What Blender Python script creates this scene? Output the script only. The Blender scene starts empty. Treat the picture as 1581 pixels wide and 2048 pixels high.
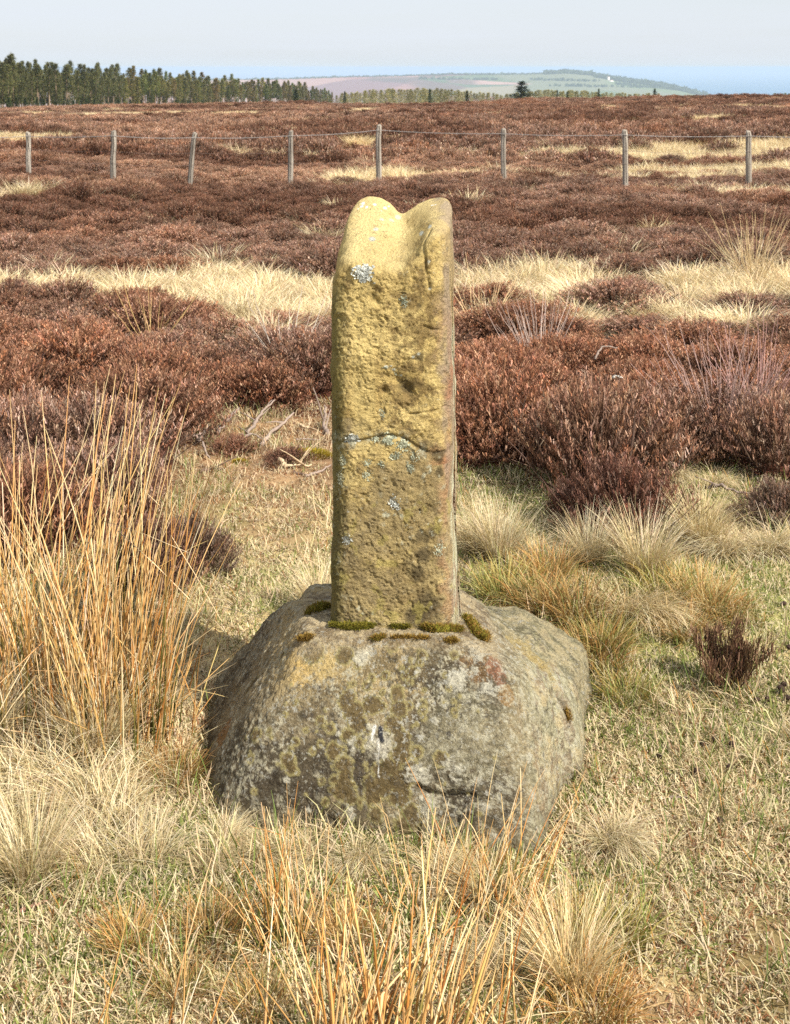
import bpy, math, random
import numpy as np
from mathutils import Vector, Matrix
from mathutils.bvhtree import BVHTree

random.seed(7)
RNG = np.random.default_rng(11)
R = math.radians
scene = bpy.context.scene
COL = scene.collection

# ------------------------------------------------------------------ camera
EYE, FPX, HOR, CX = 1.6, 2700.0, 135.5, 790.5     # eye height, focal length and eye level in photo pixels
cam_d = bpy.data.cameras.new('camera')
cam = bpy.data.objects.new('camera', cam_d)
COL.objects.link(cam)
cam.location = (0, 0, EYE)
cam.rotation_euler = (R(90), 0, 0)
cam_d.sensor_width = 36
cam_d.lens = FPX / 2048 * 36
cam_d.shift_y = -(1024 - HOR) / 2048
cam_d.clip_start = 0.05
cam_d.clip_end = 120000
cam_d.dof.use_dof = True
cam_d.dof.focus_distance = 2.95
cam_d.dof.aperture_fstop = 20
scene.camera = cam

# ------------------------------------------------------------------ light
SUN_EL, SUN_AZ = 43.0, -41.0        # azimuth measured from +X towards the camera side
sd = Vector((math.cos(R(SUN_EL)) * math.cos(R(SUN_AZ)), math.cos(R(SUN_EL)) * math.sin(R(SUN_AZ)), math.sin(R(SUN_EL))))
world = bpy.data.worlds.new('World')
scene.world = world
world.use_nodes = True
wn, wl = world.node_tree.nodes, world.node_tree.links
wn.clear()
w_out = wn.new('ShaderNodeOutputWorld')
w_bg = wn.new('ShaderNodeBackground')
w_sky = wn.new('ShaderNodeTexSky')
w_sky.sky_type = 'NISHITA'
w_sky.sun_disc = False
w_sky.sun_elevation = R(SUN_EL)
w_sky.sun_rotation = math.atan2(sd.x, sd.y)
w_sky.altitude = 200
w_sky.dust_density = 1.2
w_tc = wn.new('ShaderNodeTexCoord')
w_map = wn.new('ShaderNodeMapping')
w_map.inputs['Scale'].default_value = (1.6, 1.6, 26)
w_noi = wn.new('ShaderNodeTexNoise')
w_noi.inputs['Scale'].default_value = 2.2
w_noi.inputs['Detail'].default_value = 6
w_noi.inputs['Roughness'].default_value = 0.55
w_rmp = wn.new('ShaderNodeMapRange')
w_rmp.inputs['From Min'].default_value = 0.3
w_rmp.inputs['From Max'].default_value = 0.7
w_rmp.inputs['To Min'].default_value = 0.78
w_rmp.inputs['To Max'].default_value = 0.95
w_mix = wn.new('ShaderNodeMixRGB')
w_mix.inputs['Color2'].default_value = (5.3, 5.65, 6.15, 1)       # thin bright cloud veil
wl.new(w_tc.outputs['Generated'], w_map.inputs['Vector'])
wl.new(w_map.outputs['Vector'], w_noi.inputs['Vector'])
wl.new(w_noi.outputs['Fac'], w_rmp.inputs['Value'])
wl.new(w_rmp.outputs['Result'], w_mix.inputs['Fac'])
wl.new(w_sky.outputs['Color'], w_mix.inputs['Color1'])
wl.new(w_mix.outputs['Color'], w_bg.inputs['Color'])
w_bg.inputs['Strength'].default_value = 0.1
wl.new(w_bg.outputs['Background'], w_out.inputs['Surface'])

sun_d = bpy.data.lights.new('sun', 'SUN')
sun_d.energy = 5.0
sun_d.angle = R(0.55)
sun_d.color = (1.0, 0.95, 0.875)
sun = bpy.data.objects.new('sun', sun_d)
COL.objects.link(sun)
sun.rotation_euler = sd.to_track_quat('Z', 'Y').to_euler()

vs = scene.view_settings
vs.view_transform = 'Standard'
vs.look = 'None'
vs.exposure = 0.6
vs.gamma = 1.0
vs.use_curve_mapping = False
cy = scene.cycles
cy.max_bounces = 4
cy.diffuse_bounces = 2
cy.glossy_bounces = 2
cy.transmission_bounces = 3
cy.volume_bounces = 1
cy.transparent_max_bounces = 4
cy.use_denoising = False
cy.denoiser = 'OPENIMAGEDENOISE'
cy.denoising_input_passes = 'RGB_ALBEDO_NORMAL'
cy.use_adaptive_sampling = False
cy.sample_clamp_indirect = 6

# ------------------------------------------------------------------ helpers
def S(r, g, b, k=1.0):
    def f(v):
        v /= 255.0
        return v / 12.92 if v <= 0.04045 else ((v + 0.055) / 1.055) ** 2.4
    return np.array([f(r) * k, f(g) * k, f(b) * k])

def sstep(a, b, x):
    t = np.clip((x - a) / (b - a), 0, 1)
    return t * t * (3 - 2 * t)

def _hash(ix, iy, iz, seed):
    h = (ix.astype(np.int64) * 374761393 + iy.astype(np.int64) * 668265263 + iz.astype(np.int64) * 2147483647 + seed * 974634533) & 0xffffffff
    h = ((h ^ (h >> 13)) * 1274126177) & 0xffffffff
    h = ((h ^ (h >> 16)) * 2246822519) & 0xffffffff
    return ((h ^ (h >> 15)) & 0xffffff) / float(0xffffff)

def vnoise(p, seed=0):
    """value noise, p (n,3) -> 0..1"""
    i = np.floor(p)
    f = p - i
    f = f * f * f * (f * (f * 6 - 15) + 10)
    ix, iy, iz = i[:, 0], i[:, 1], i[:, 2]
    def h(a, b, c):
        return _hash(ix + a, iy + b, iz + c, seed)
    x0 = h(0, 0, 0) * (1 - f[:, 0]) + h(1, 0, 0) * f[:, 0]
    x1 = h(0, 1, 0) * (1 - f[:, 0]) + h(1, 1, 0) * f[:, 0]
    x2 = h(0, 0, 1) * (1 - f[:, 0]) + h(1, 0, 1) * f[:, 0]
    x3 = h(0, 1, 1) * (1 - f[:, 0]) + h(1, 1, 1) * f[:, 0]
    y0 = x0 * (1 - f[:, 1]) + x1 * f[:, 1]
    y1 = x2 * (1 - f[:, 1]) + x3 * f[:, 1]
    return y0 * (1 - f[:, 2]) + y1 * f[:, 2]

def fbm(p, scale, octv=4, seed=0, gain=0.5):
    p = np.asarray(p, float) * scale
    s, a, t = 0.0, 1.0, 0.0
    for o in range(octv):
        s = s + a * vnoise(p + 17.3 * o, seed + o)
        t += a
        a *= gain
        p = p * 2.03
    return s / t

def fbm2(x, y, scale, octv=3, seed=0, gain=0.5):
    x = np.atleast_1d(np.asarray(x, float)); y = np.atleast_1d(np.asarray(y, float))
    x, y = np.broadcast_arrays(x, y)
    return fbm(np.stack([x.ravel(), y.ravel(), np.full(x.size, 0.37)], 1), scale, octv, seed, gain).reshape(x.shape)

def mesh_from(name, verts, faces, cols=None, smooth=False, mat=None):
    """verts (n,3); faces: list of int arrays (m,k)"""
    me = bpy.data.meshes.new(name)
    verts = np.asarray(verts, np.float32)
    if isinstance(faces, np.ndarray):
        faces = [faces]
    faces = [np.asarray(f, np.int32) for f in faces if len(f)]
    me.vertices.add(len(verts))
    me.vertices.foreach_set('co', verts.ravel())
    nl = sum(f.size for f in faces)
    npoly = sum(len(f) for f in faces)
    me.loops.add(nl)
    me.polygons.add(npoly)
    me.loops.foreach_set('vertex_index', np.concatenate([f.ravel() for f in faces]))
    starts, o = [], 0
    for f in faces:
        k = f.shape[1]
        starts.append(o + np.arange(len(f)) * k)
        o += f.size
    me.polygons.foreach_set('loop_start', np.concatenate(starts).astype(np.int32))
    me.update(calc_edges=True)
    if cols is not None:
        ca = me.color_attributes.new('Col', 'FLOAT_COLOR', 'POINT')
        c4 = np.ones((len(verts), 4), np.float32)
        c4[:, :3] = cols
        ca.data.foreach_set('color', c4.ravel())
    if smooth:
        me.polygons.foreach_set('use_smooth', np.ones(npoly, bool))
    if mat is not None:
        me.materials.append(mat)
    me.validate()
    return me

def link(name, data, parent=None, loc=None, rotz=None, scale=None):
    o = bpy.data.objects.new(name, data)
    COL.objects.link(o)
    if parent is not None:
        o.parent = parent
    if loc is not None:
        o.location = loc
    if rotz is not None:
        o.rotation_euler = (0, 0, rotz)
    if scale is not None:
        o.scale = scale
    return o

def tag(o, label=None, cat=None, group=None, kind=None):
    if label: o['label'] = label
    if cat: o['category'] = cat
    if group: o['group'] = group
    if kind: o['kind'] = kind
    return o

class Geo:
    """collects vertices, faces and colours of one mesh"""
    def __init__(self):
        self.v, self.f, self.c, self.n = [], {}, [], 0
    def add(self, v, f, c):
        v = np.asarray(v, float)
        c = np.broadcast_to(np.asarray(c, float), v.shape)
        for ff in (f if isinstance(f, list) else [f]):
            self.f.setdefault(ff.shape[1], []).append(ff + self.n)
        self.v.append(v); self.c.append(c); self.n += len(v)
    def mesh(self, name, mat, smooth=False):
        return mesh_from(name, np.concatenate(self.v), [np.concatenate(x) for x in self.f.values()], np.concatenate(self.c), smooth, mat)

def lerp(a, b, t):
    return a + (b - a) * t

def blades(root, az, lean, length, bend, width, cb, ct, segs=4, tube=False, minz=None, wob=0.0, rng=RNG, tip=0.12, cpow=1.0, kink=0.0):
    """bent grass blades (flat ribbons) or rush stems (three-sided tubes); every argument an array of n"""
    n = len(root)
    t = np.linspace(0, 1, segs + 1)
    pos = np.zeros((n, segs + 1, 3))
    pos[:, 0] = root
    azz = az.copy()
    kk = np.where(rng.random(n) < kink, rng.integers(max(segs // 2, 1), max(segs, 2), n), 99)
    ka = 0.7 + 1.3 * rng.random(n)
    for k in range(segs):
        th = lean + bend * ((k + 0.5) / segs) + ka * (kk <= k)
        azz = azz + wob * rng.normal(size=n)
        th = th + wob * rng.normal(size=n)
        st = length / segs
        d = np.stack([np.sin(th) * np.cos(azz), np.sin(th) * np.sin(azz), np.cos(th)], 1)
        pos[:, k + 1] = pos[:, k] + d * st[:, None]
    if minz is not None:
        pos[:, 1:, 2] = np.maximum(pos[:, 1:, 2], minz + rng.random((n, segs)) * 0.006)
    w = width[:, None] * (1 - (1 - tip) * t[None, :] ** 2.2)
    tt = (t ** cpow)[None, :, None]
    col = cb[:, None, :] * (1 - tt) + ct[:, None, :] * tt
    if tube:
        K = 3
        a0 = rng.random(n) * 6.28
        vs_, cs = [], []
        for k in range(K):
            a = a0 + 2 * math.pi * k / K
            off = np.stack([np.cos(a), np.sin(a), 0 * a], 1)
            vs_.append(pos + off[:, None, :] * (w[:, :, None] * 0.5))
            cs.append(col)
        v = np.stack(vs_, 2).reshape(n, -1, 3)      # n,(segs+1)*K
        c = np.stack(cs, 2).reshape(n, -1, 3)
        f = []
        for s in range(segs):
            for k in range(K):
                k2 = (k + 1) % K
                f.append([s * K + k, s * K + k2, (s + 1) * K + k2, (s + 1) * K + k])
        f = np.array(f)
        per = (segs + 1) * K
    else:
        wa = az + math.pi / 2 + (rng.random(n) - 0.5) * 2.0
        off = np.stack([np.cos(wa), np.sin(wa), 0 * wa], 1)
        v = np.stack([pos - off[:, None, :] * (w[:, :, None] * 0.5), pos + off[:, None, :] * (w[:, :, None] * 0.5)], 2).reshape(n, -1, 3)
        c = np.repeat(col, 2, axis=1)
        f = np.array([[2 * s, 2 * s + 1, 2 * s + 3, 2 * s + 2] for s in range(segs)])
        per = (segs + 1) * 2
    F = (f[None] + (np.arange(n) * per)[:, None, None]).reshape(-1, 4)
    return v.reshape(-1, 3), F, c.reshape(-1, 3)

def tube(path, rad, sides=6, bump=0.0, seed=0, cap=True):
    path = np.asarray(path, float)
    n = len(path)
    rad = np.broadcast_to(np.asarray(rad, float), (n,))
    tan = np.gradient(path, axis=0)
    tan /= np.linalg.norm(tan, axis=1)[:, None]
    ref = np.array([0.13, 0.21, 0.97]) if abs(tan[:, 2]).mean() < 0.8 else np.array([0.97, 0.2, 0.1])
    a = np.cross(tan, ref); a /= np.linalg.norm(a, axis=1)[:, None]
    b = np.cross(tan, a)
    ang = np.arange(sides) / sides * 2 * math.pi
    rr = rad[:, None] * (1 + bump * (np.random.default_rng(seed).random((n, sides)) - 0.5))
    v = path[:, None] + (a[:, None] * np.cos(ang)[None, :, None] + b[:, None] * np.sin(ang)[None, :, None]) * rr[:, :, None]
    v = v.reshape(-1, 3)
    f = []
    for i in range(n - 1):
        for k in range(sides):
            k2 = (k + 1) % sides
            f.append([i * sides + k, i * sides + k2, (i + 1) * sides + k2, (i + 1) * sides + k])
    f = [np.array(f)]
    if cap:
        v = np.concatenate([v, path[:1], path[-1:]])
        c0, c1 = len(v) - 2, len(v) - 1
        f.append(np.array([[(k + 1) % sides, k, c0] for k in range(sides)] + [[(n - 1) * sides + k, (n - 1) * sides + (k + 1) % sides, c1] for k in range(sides)]))
    return v, f

def pick(cols, n, probs=None, jit=0.12, rng=RNG):
    cols = np.asarray(cols)
    i = rng.choice(len(cols), n, p=probs)
    return cols[i] * (1 + jit * rng.normal(size=(n, 1))) * (1 + 0.04 * rng.normal(size=(n, 3)))

# ------------------------------------------------------------------ materials
def mat_vcol(name, rough=0.8, transl=0.0, rand=0.25, tint=False, bump=None, spec=0.2, grain=0.0, speckle=None):
    m = bpy.data.materials.new(name)
    m.use_nodes = True
    n, l = m.node_tree.nodes, m.node_tree.links
    bs = n['Principled BSDF']
    bs.inputs['Roughness'].default_value = rough
    bs.inputs['Specular IOR Level'].default_value = spec
    at = n.new('ShaderNodeAttribute'); at.attribute_name = 'Col'
    c = at.outputs['Color']
    if rand:
        oi = n.new('ShaderNodeObjectInfo')
        mr = n.new('ShaderNodeMapRange')
        mr.inputs['To Min'].default_value = 1 - rand
        mr.inputs['To Max'].default_value = 1 + rand
        l.new(oi.outputs['Random'], mr.inputs['Value'])
        mx = n.new('ShaderNodeVectorMath'); mx.operation = 'SCALE'
        l.new(c, mx.inputs[0]); l.new(mr.outputs['Result'], mx.inputs['Scale'])
        c = mx.outputs['Vector']
    if tint:
        ti = n.new('ShaderNodeAttribute'); ti.attribute_type = 'INSTANCER'; ti.attribute_name = 'tint'
        mx = n.new('ShaderNodeVectorMath'); mx.operation = 'MULTIPLY'
        l.new(c, mx.inputs[0]); l.new(ti.outputs['Vector'], mx.inputs[1])
        c = mx.outputs['Vector']
    tc = n.new('ShaderNodeTexCoord')
    if grain:
        no = n.new('ShaderNodeTexNoise'); no.inputs['Scale'].default_value = 260; no.inputs['Detail'].default_value = 4
        no.inputs['Roughness'].default_value = 0.75
        l.new(tc.outputs['Object'], no.inputs['Vector'])
        mr = n.new('ShaderNodeMapRange'); mr.inputs['From Min'].default_value = 0.25; mr.inputs['From Max'].default_value = 0.75
        mr.inputs['To Min'].default_value = 1 - grain; mr.inputs['To Max'].default_value = 1 + grain
        l.new(no.outputs['Fac'], mr.inputs['Value'])
        mx = n.new('ShaderNodeVectorMath'); mx.operation = 'SCALE'
        l.new(c, mx.inputs[0]); l.new(mr.outputs['Result'], mx.inputs['Scale'])
        c = mx.outputs['Vector']
    if speckle:
        # crust lichen dots and dark pits, finer than the mesh, in drifts
        for sc_, lo, hi_, colr, k_s, msk in speckle:
            no = n.new('ShaderNodeTexNoise'); no.inputs['Scale'].default_value = sc_; no.inputs['Detail'].default_value = 5; no.inputs['Roughness'].default_value = 0.72
            l.new(tc.outputs['Object'], no.inputs['Vector'])
            mr = n.new('ShaderNodeMapRange'); mr.inputs['From Min'].default_value = lo; mr.inputs['From Max'].default_value = hi_; mr.inputs['To Max'].default_value = k_s
            l.new(no.outputs['Fac'], mr.inputs['Value'])
            nm_ = n.new('ShaderNodeTexNoise'); nm_.inputs['Scale'].default_value = msk; nm_.inputs['Detail'].default_value = 3
            l.new(tc.outputs['Object'], nm_.inputs['Vector'])
            mm = n.new('ShaderNodeMapRange'); mm.inputs['From Min'].default_value = 0.42; mm.inputs['From Max'].default_value = 0.58; mm.inputs['To Min'].default_value = 0.25
            l.new(nm_.outputs['Fac'], mm.inputs['Value'])
            mu = n.new('ShaderNodeMath'); mu.operation = 'MULTIPLY'
            l.new(mr.outputs['Result'], mu.inputs[0]); l.new(mm.outputs['Result'], mu.inputs[1])
            mx = n.new('ShaderNodeMixRGB'); mx.inputs['Color2'].default_value = (*colr, 1)
            l.new(mu.outputs['Value'], mx.inputs['Fac']); l.new(c, mx.inputs['Color1'])
            c = mx.outputs['Color']
    l.new(c, bs.inputs['Base Color'])
    if bump:
        sc, st, dist = bump
        no = n.new('ShaderNodeTexNoise'); no.inputs['Scale'].default_value = sc; no.inputs['Detail'].default_value = 8
        no.inputs['Roughness'].default_value = 0.7
        l.new(tc.outputs['Object'], no.inputs['Vector'])
        bp = n.new('ShaderNodeBump'); bp.inputs['Strength'].default_value = st; bp.inputs['Distance'].default_value = dist
        l.new(no.outputs['Fac'], bp.inputs['Height'])
        l.new(bp.outputs['Normal'], bs.inputs['Normal'])
    if transl:
        tr = n.new('ShaderNodeBsdfTranslucent')
        l.new(c, tr.inputs['Color'])
        ms = n.new('ShaderNodeMixShader'); ms.inputs['Fac'].default_value = transl
        l.new(bs.outputs['BSDF'], ms.inputs[1]); l.new(tr.outputs['BSDF'], ms.inputs[2])
        l.new(ms.outputs['Shader'], n['Material Output'].inputs['Surface'])
    return m

M_grass = mat_vcol('grass_blade', 0.65, 0.25, 0.12, True, spec=0.25)
M_rush = mat_vcol('rush_stem', 0.5, 0.0, 0.06, True, spec=0.3)
M_heather = mat_vcol('heather_sprig', 0.85, 0.12, 0.2, True, spec=0.1)
M_wood = mat_vcol('dead_wood', 0.85, 0, 0.12, True, bump=(90, 0.6, 0.01), grain=0.25)
M_post = mat_vcol('weathered_post', 0.85, 0, 0.1, True, bump=(40, 0.7, 0.02), grain=0.25)
M_stone = mat_vcol('sandstone', 0.92, 0, 0, False, bump=(130, 1.0, 0.014), grain=0.45, spec=0.15, speckle=[(70, 0.565, 0.595, (0.46, 0.44, 0.36), 0.75, 9), (85, 0.565, 0.595, (0.07, 0.06, 0.048), 0.65, 7), (230, 0.60, 0.63, (0.55, 0.52, 0.43), 0.8, 14)])
M_shaft = mat_vcol('yellow_sandstone', 0.92, 0, 0, False, bump=(170, 1.0, 0.010), grain=0.36, spec=0.15, speckle=[(90, 0.58, 0.63, (0.12, 0.095, 0.055), 0.6, 8), (130, 0.61, 0.65, (0.48, 0.46, 0.36), 0.5, 6)])
M_lichen = mat_vcol('lichen_crust', 0.95, 0, 0, False, spec=0.05)
M_moss = mat_vcol('moss_cushion', 0.9, 0.1, 0, False, spec=0.1)
M_ground = mat_vcol('moor_soil', 0.95, 0, 0, False, bump=(25, 0.6, 0.03), spec=0.05)
M_needle = mat_vcol('conifer_needles', 0.8, 0.1, 0.22, True, spec=0.1)
M_bark = mat_vcol('conifer_bark', 0.9, 0, 0.15, True, spec=0.05)
M_wire = mat_vcol('fence_wire', 0.5, 0, 0, False, spec=0.4)
M_hill = mat_vcol('hill_fields', 0.95, 0, 0, False, spec=0.0)
M_build = mat_vcol('rendered_wall', 0.8, 0, 0, False)

# ------------------------------------------------------------------ terrain
def smoothmax(a, b, k):
    return 0.5 * (a + b + np.sqrt((a - b) ** 2 + k * k))

def tz(x, y):
    x = np.asarray(x, float); y = np.asarray(y, float)
    x, y = np.broadcast_arrays(x, y)
    z1 = -0.0134 * np.maximum(y - 8, 0) ** 1.0
    # long slope falling away behind the crest of the moor
    z2 = 1.6 - 0.0303 * y
    far = sstep(92, 150, y)
    z = z1 * (1 - far) + np.minimum(z2, z1) * far
    z = z + 0.0165 * x * sstep(15, 85, y) * (1 - sstep(120, 220, y))
    r = np.hypot(x, y - 3.1)
    near = sstep(1.2, 6.0, r) * (1 - sstep(150, 300, y))
    z = z + near * (fbm2(x, y, 0.45, 3, 5) - 0.5) * 0.16 + near * sstep(8, 25, y) * (fbm2(x, y, 0.09, 3, 9) - 0.5) * 0.7
    z = z + (fbm2(x, y, 4.0, 3, 6) - 0.5) * 0.035 * (1 - sstep(12, 30, y))
    # little mounds below the pale tussocks to the right of the stone
    z = z + 0.07 * np.exp(-(((x - 0.62) / 0.42) ** 2 + ((y - 4.05) / 0.32) ** 2))
    return z

def ground(px, py):
    """where the ray through a photo pixel meets the terrain"""
    u = (px - CX) / FPX
    s = (py - HOR) / FPX
    y = EYE / max(s, 1e-4)
    for _ in range(9 if y < 9 else 22):
        z = float(tz(u * y, y))
        y = 0.35 * y + 0.65 * (EYE - z) / s
    return u * y, y, float(tz(u * y, y))

def at(px, py, y):
    return np.array([(px - CX) / FPX * y, y, EYE - (py - HOR) / FPX * y])

# heather edge of the clearing: smallest distance of heather for each bearing
EDGE_PX = [(-1500, 1280), (-500, 1230), (0, 1180), (180, 1150), (280, 1150), (315, 1090), (335, 1000), (375, 890), (540, 838), (660, 828),
           (760, 830), (905, 985), (1000, 975), (1120, 985), (1150, 1035), (1345, 1030), (1365, 950), (1440, 925), (1500, 985), (1581, 1000), (1900, 1020), (3200, 1050)]
_e = [(px,) + ground(px, py) for px, py in EDGE_PX]
EDGE_U = np.array([e[1] / e[2] for e in _e]); EDGE_Y = np.array([e[2] for e in _e])

PATCH = []
for px, py, rx, ry in [(90, 592, 250, 26), (420, 582, 160, 32), (590, 612, 150, 42), (530, 690, 60, 24), (330, 620, 60, 20),
                       (1080, 590, 145, 38), (1190, 582, 80, 20), (1430, 590, 105, 28), (1581, 584, 60, 22), (-300, 600, 250, 36), (1850, 590, 160, 36),
                       (1180, 660, 60, 14), (1430, 660, 70, 18), (1320, 640, 50, 12), (960, 640, 40, 16), (200, 690, 26, 10),
                       (1330, 322, 200, 11), (1120, 320, 110, 7), (1480, 347, 140, 8), (1290, 352, 60, 6), (900, 320, 80, 6), (560, 322, 90, 8),
                       (640, 322, 40, 4), (440, 310, 40, 3), (480, 232, 60, 3), (250, 231, 150, 3), (90, 232, 90, 2.5), (730, 225, 40, 2.5), (740, 240, 60, 3), (620, 250, 60, 3),
                       (1500, 221, 70, 4), (1390, 218, 18, 3), (1235, 223, 26, 3), (1290, 224, 40, 3), (300, 221, 16, 2), (235, 224, 18, 3), (560, 272, 40, 4)]:
    gx, gy, _ = ground(px, py)
    _, gy1, _ = ground(px, py - ry)
    _, gy2, _ = ground(px, py + ry)
    PATCH.append((gx, gy, rx / FPX * gy, 0.5 * (gy1 - gy2)))

def patchiness(x, y):
    """>0.5 where pale grass grows instead of heather"""
    x = np.asarray(x, float); y = np.asarray(y, float)
    w = (fbm2(x, y, 0.9, 3, 21) - 0.5)
    m = np.zeros_like(x)
    for cx, cy_, rx, ry in PATCH:
        d = ((x - cx) / rx) ** 2 + ((y - cy_) / ry) ** 2
        m = np.maximum(m, np.exp(-d * 0.69 * (1 + 1.6 * w)))
    stray = sstep(0.65, 0.72, fbm2(x * 0.6, y * 1.6, 0.3, 3, 33)) * sstep(12, 20, y)
    return np.maximum(m, 0.62 * stray)

def in_heather(x, y, pad=0.0):
    e = np.interp(x / np.maximum(y, 0.1), EDGE_U, EDGE_Y)
    return y > e + pad + (fbm2(x, y, 1.7, 2, 44) - 0.5) * 0.25

ys = np.concatenate([np.linspace(-4, 1.6, 24), np.geomspace(1.65, 12, 240), np.geomspace(12.2, 140, 170), np.geomspace(143, 7600, 110)])
us = np.concatenate([np.linspace(-1.6, -0.5, 40)[:-1], np.linspace(-0.5, 0.5, 230), np.linspace(0.5, 1.6, 40)[1:]])
UU, YY = np.meshgrid(us, ys)
XX = UU * (YY + 5.2) * np.where(YY < 20, 1, 1)
ZZ = tz(XX, YY)
nr, nc = XX.shape
gi = np.arange(nr * nc).reshape(nr, nc)
gf = np.stack([gi[:-1, :-1], gi[:-1, 1:], gi[1:, 1:], gi[1:, :-1]], -1).reshape(-1, 4)
xf, yf = XX.ravel(), YY.ravel()
hm = in_heather(xf, yf).astype(float)
pm = sstep(0.35, 0.6, patchiness(xf, yf)) * hm
nz = fbm2(xf, yf, 3.0, 4, 2)[:, None]
nz2 = fbm2(xf, yf, 11.0, 3, 3)[:, None]
c_turf = lerp(S(196, 174, 124), S(158, 152, 96), sstep(0.48, 0.64, nz)) * (0.65 + 0.6 * nz2)
c_litter = lerp(S(166, 132, 98), S(118, 92, 70), sstep(0.4, 0.6, nz2)) * (0.75 + 0.5 * nz)
soilm = sstep(0.58, 0.68, fbm2(xf, yf, 2.6, 3, 130))[:, None]
lit = (sstep(4.5, 5.4, yf) * (1 - sstep(0.0, 0.15, xf / yf + 0.02)))[:, None]
c_turf = lerp(c_turf, S(128, 102, 72), soilm * 0.7)
c_turf = lerp(c_turf, c_litter, lit * 0.9)
c_heath = S(98, 62, 48) * (0.5 + 0.9 * nz)
c_pale = S(205, 184, 138) * (0.6 + 0.6 * nz2)
gc = lerp(c_turf, c_heath, hm[:, None])
gc = lerp(gc, c_pale, pm[:, None])
c_far = S(120, 126, 84) * (0.7 + 0.6 * fbm2(xf, yf, 0.02, 3, 8)[:, None])
gc = lerp(gc, c_far, sstep(130, 200, yf)[:, None])
ground_o = link('ground', mesh_from('ground', np.stack([xf, yf, ZZ.ravel()], 1), gf, gc, True, M_ground))
tag(ground_o, 'gently sloping moorland soil under turf and heather', 'ground', kind='structure')

# sea
a = np.linspace(R(20), R(160), 90)
rr = np.geomspace(3000, 53500, 50)
AA, RR = np.meshgrid(a, rr)
sv = np.stack([(RR * np.cos(AA)).ravel(), (RR * np.sin(AA)).ravel(), np.full(AA.size, -200.0)], 1)
si = np.arange(AA.size).reshape(AA.shape)
sf = np.stack([si[:-1, :-1], si[1:, :-1], si[1:, 1:], si[:-1, 1:]], -1).reshape(-1, 4)
M_sea = bpy.data.materials.new('sea_water')
M_sea.use_nodes = True
n_, l_ = M_sea.node_tree.nodes, M_sea.node_tree.links
b_ = n_['Principled BSDF']
b_.inputs['Base Color'].default_value = (0.03, 0.13, 0.26, 1)
b_.inputs['Roughness'].default_value = 0.6
b_.inputs['Specular IOR Level'].default_value = 0.25
t_ = n_.new('ShaderNodeTexCoord'); no_ = n_.new('ShaderNodeTexNoise'); no_.inputs['Scale'].default_value = 0.01
bp_ = n_.new('ShaderNodeBump'); bp_.inputs['Strength'].default_value = 0.3; bp_.inputs['Distance'].default_value = 2
l_.new(t_.outputs['Object'], no_.inputs['Vector']); l_.new(no_.outputs['Fac'], bp_.inputs['Height']); l_.new(bp_.outputs['Normal'], b_.inputs['Normal'])
tag(link('sea', mesh_from('sea', sv, sf, None, True, M_sea)), 'pale blue sea beyond the far hill', 'sea', kind='structure')

# far hill
HP = [(-900, 172), (-200, 166), (300, 161), (570, 157.5), (700, 153), (800, 151.5), (900, 148), (1000, 148.5), (1060, 147.5), (1130, 144), (1180, 147.5), (1210, 153),
      (1240, 158), (1300, 165), (1350, 174), (1400, 186), (1450, 200), (1500, 215)]
HPX = np.array([(p[0] - CX) / FPX for p in HP]) * 7500
HPZ = np.array([EYE - (p[1] - HOR) / FPX * 7500 for p in HP])
def hill_z(x, y):
    ridge = np.interp(x * 7500 / np.maximum(y, 1) * 0.4 + x * 0.6, HPX, HPZ)
    t = np.where(y < 7500, 1 - ((7500 - y) / 2200) ** 1.25 * (y < 7500), 1 - np.abs((y - 7500) / 2000) ** 2)
    t = np.clip(np.nan_to_num(t), 0, 1)
    z = -235 + (ridge + 235) * t
    return z + (fbm2(x, y, 0.0022, 4, 12) - 0.5) * 16 * (1 - np.exp(-((y - 7500) / 350.0) ** 2))
hx = np.linspace(-4700, 2100, 200); hy = np.concatenate([np.linspace(5350, 7500, 90), np.linspace(7530, 9500, 16)])
HX, HY = np.meshgrid(hx, hy)
with np.errstate(invalid='ignore'):
    HZ = hill_z(HX, HY)
hi = np.arange(HX.size).reshape(HX.shape)
hf = np.stack([hi[:-1, :-1], hi[:-1, 1:], hi[1:, 1:], hi[1:, :-1]], -1).reshape(-1, 4)
# field patchwork: nearest of random field centres decides each field's colour
fx, fy = HX.ravel(), HY.ravel()
fc = RNG.random((170, 2)) * np.array([6800, 4200]) + np.array([-4700, 5350])
d2 = (fx[:, None] - fc[None, :, 0]) ** 2 + ((fy[:, None] - fc[None, :, 1]) * 0.75) ** 2
fi = d2.argmin(1)
moor_c = np.array([S(152, 112, 108), S(164, 128, 120), S(128, 96, 98), S(174, 140, 130)])
farm_c = np.array([S(96, 108, 80), S(108, 118, 86), S(88, 100, 76), S(140, 128, 104), S(116, 118, 94)])
ismoor = (fc[fi, 0] < 380 + 250 * (fbm2(fx, fy, 0.002, 2, 4) - 0.5))
hc = np.where(ismoor[:, None], moor_c[fi % 4], farm_c[fi % 5])
dark = sstep(0.56, 0.66, fbm2(fx, fy * 0.35, 0.0035, 3, 14))[:, None] * ismoor[:, None]
hc = lerp(hc, S(92, 80, 74), dark * 0.8)
hill_o = link('hill', mesh_from('hill', np.stack([fx, fy, HZ.ravel()], 1), hf, hc, True, M_hill))
tag(hill_o, 'hazy coastal hill of moor and green fields', 'hill', kind='structure')

# ------------------------------------------------------------------ the stones
YAW = R(-8)

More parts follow.
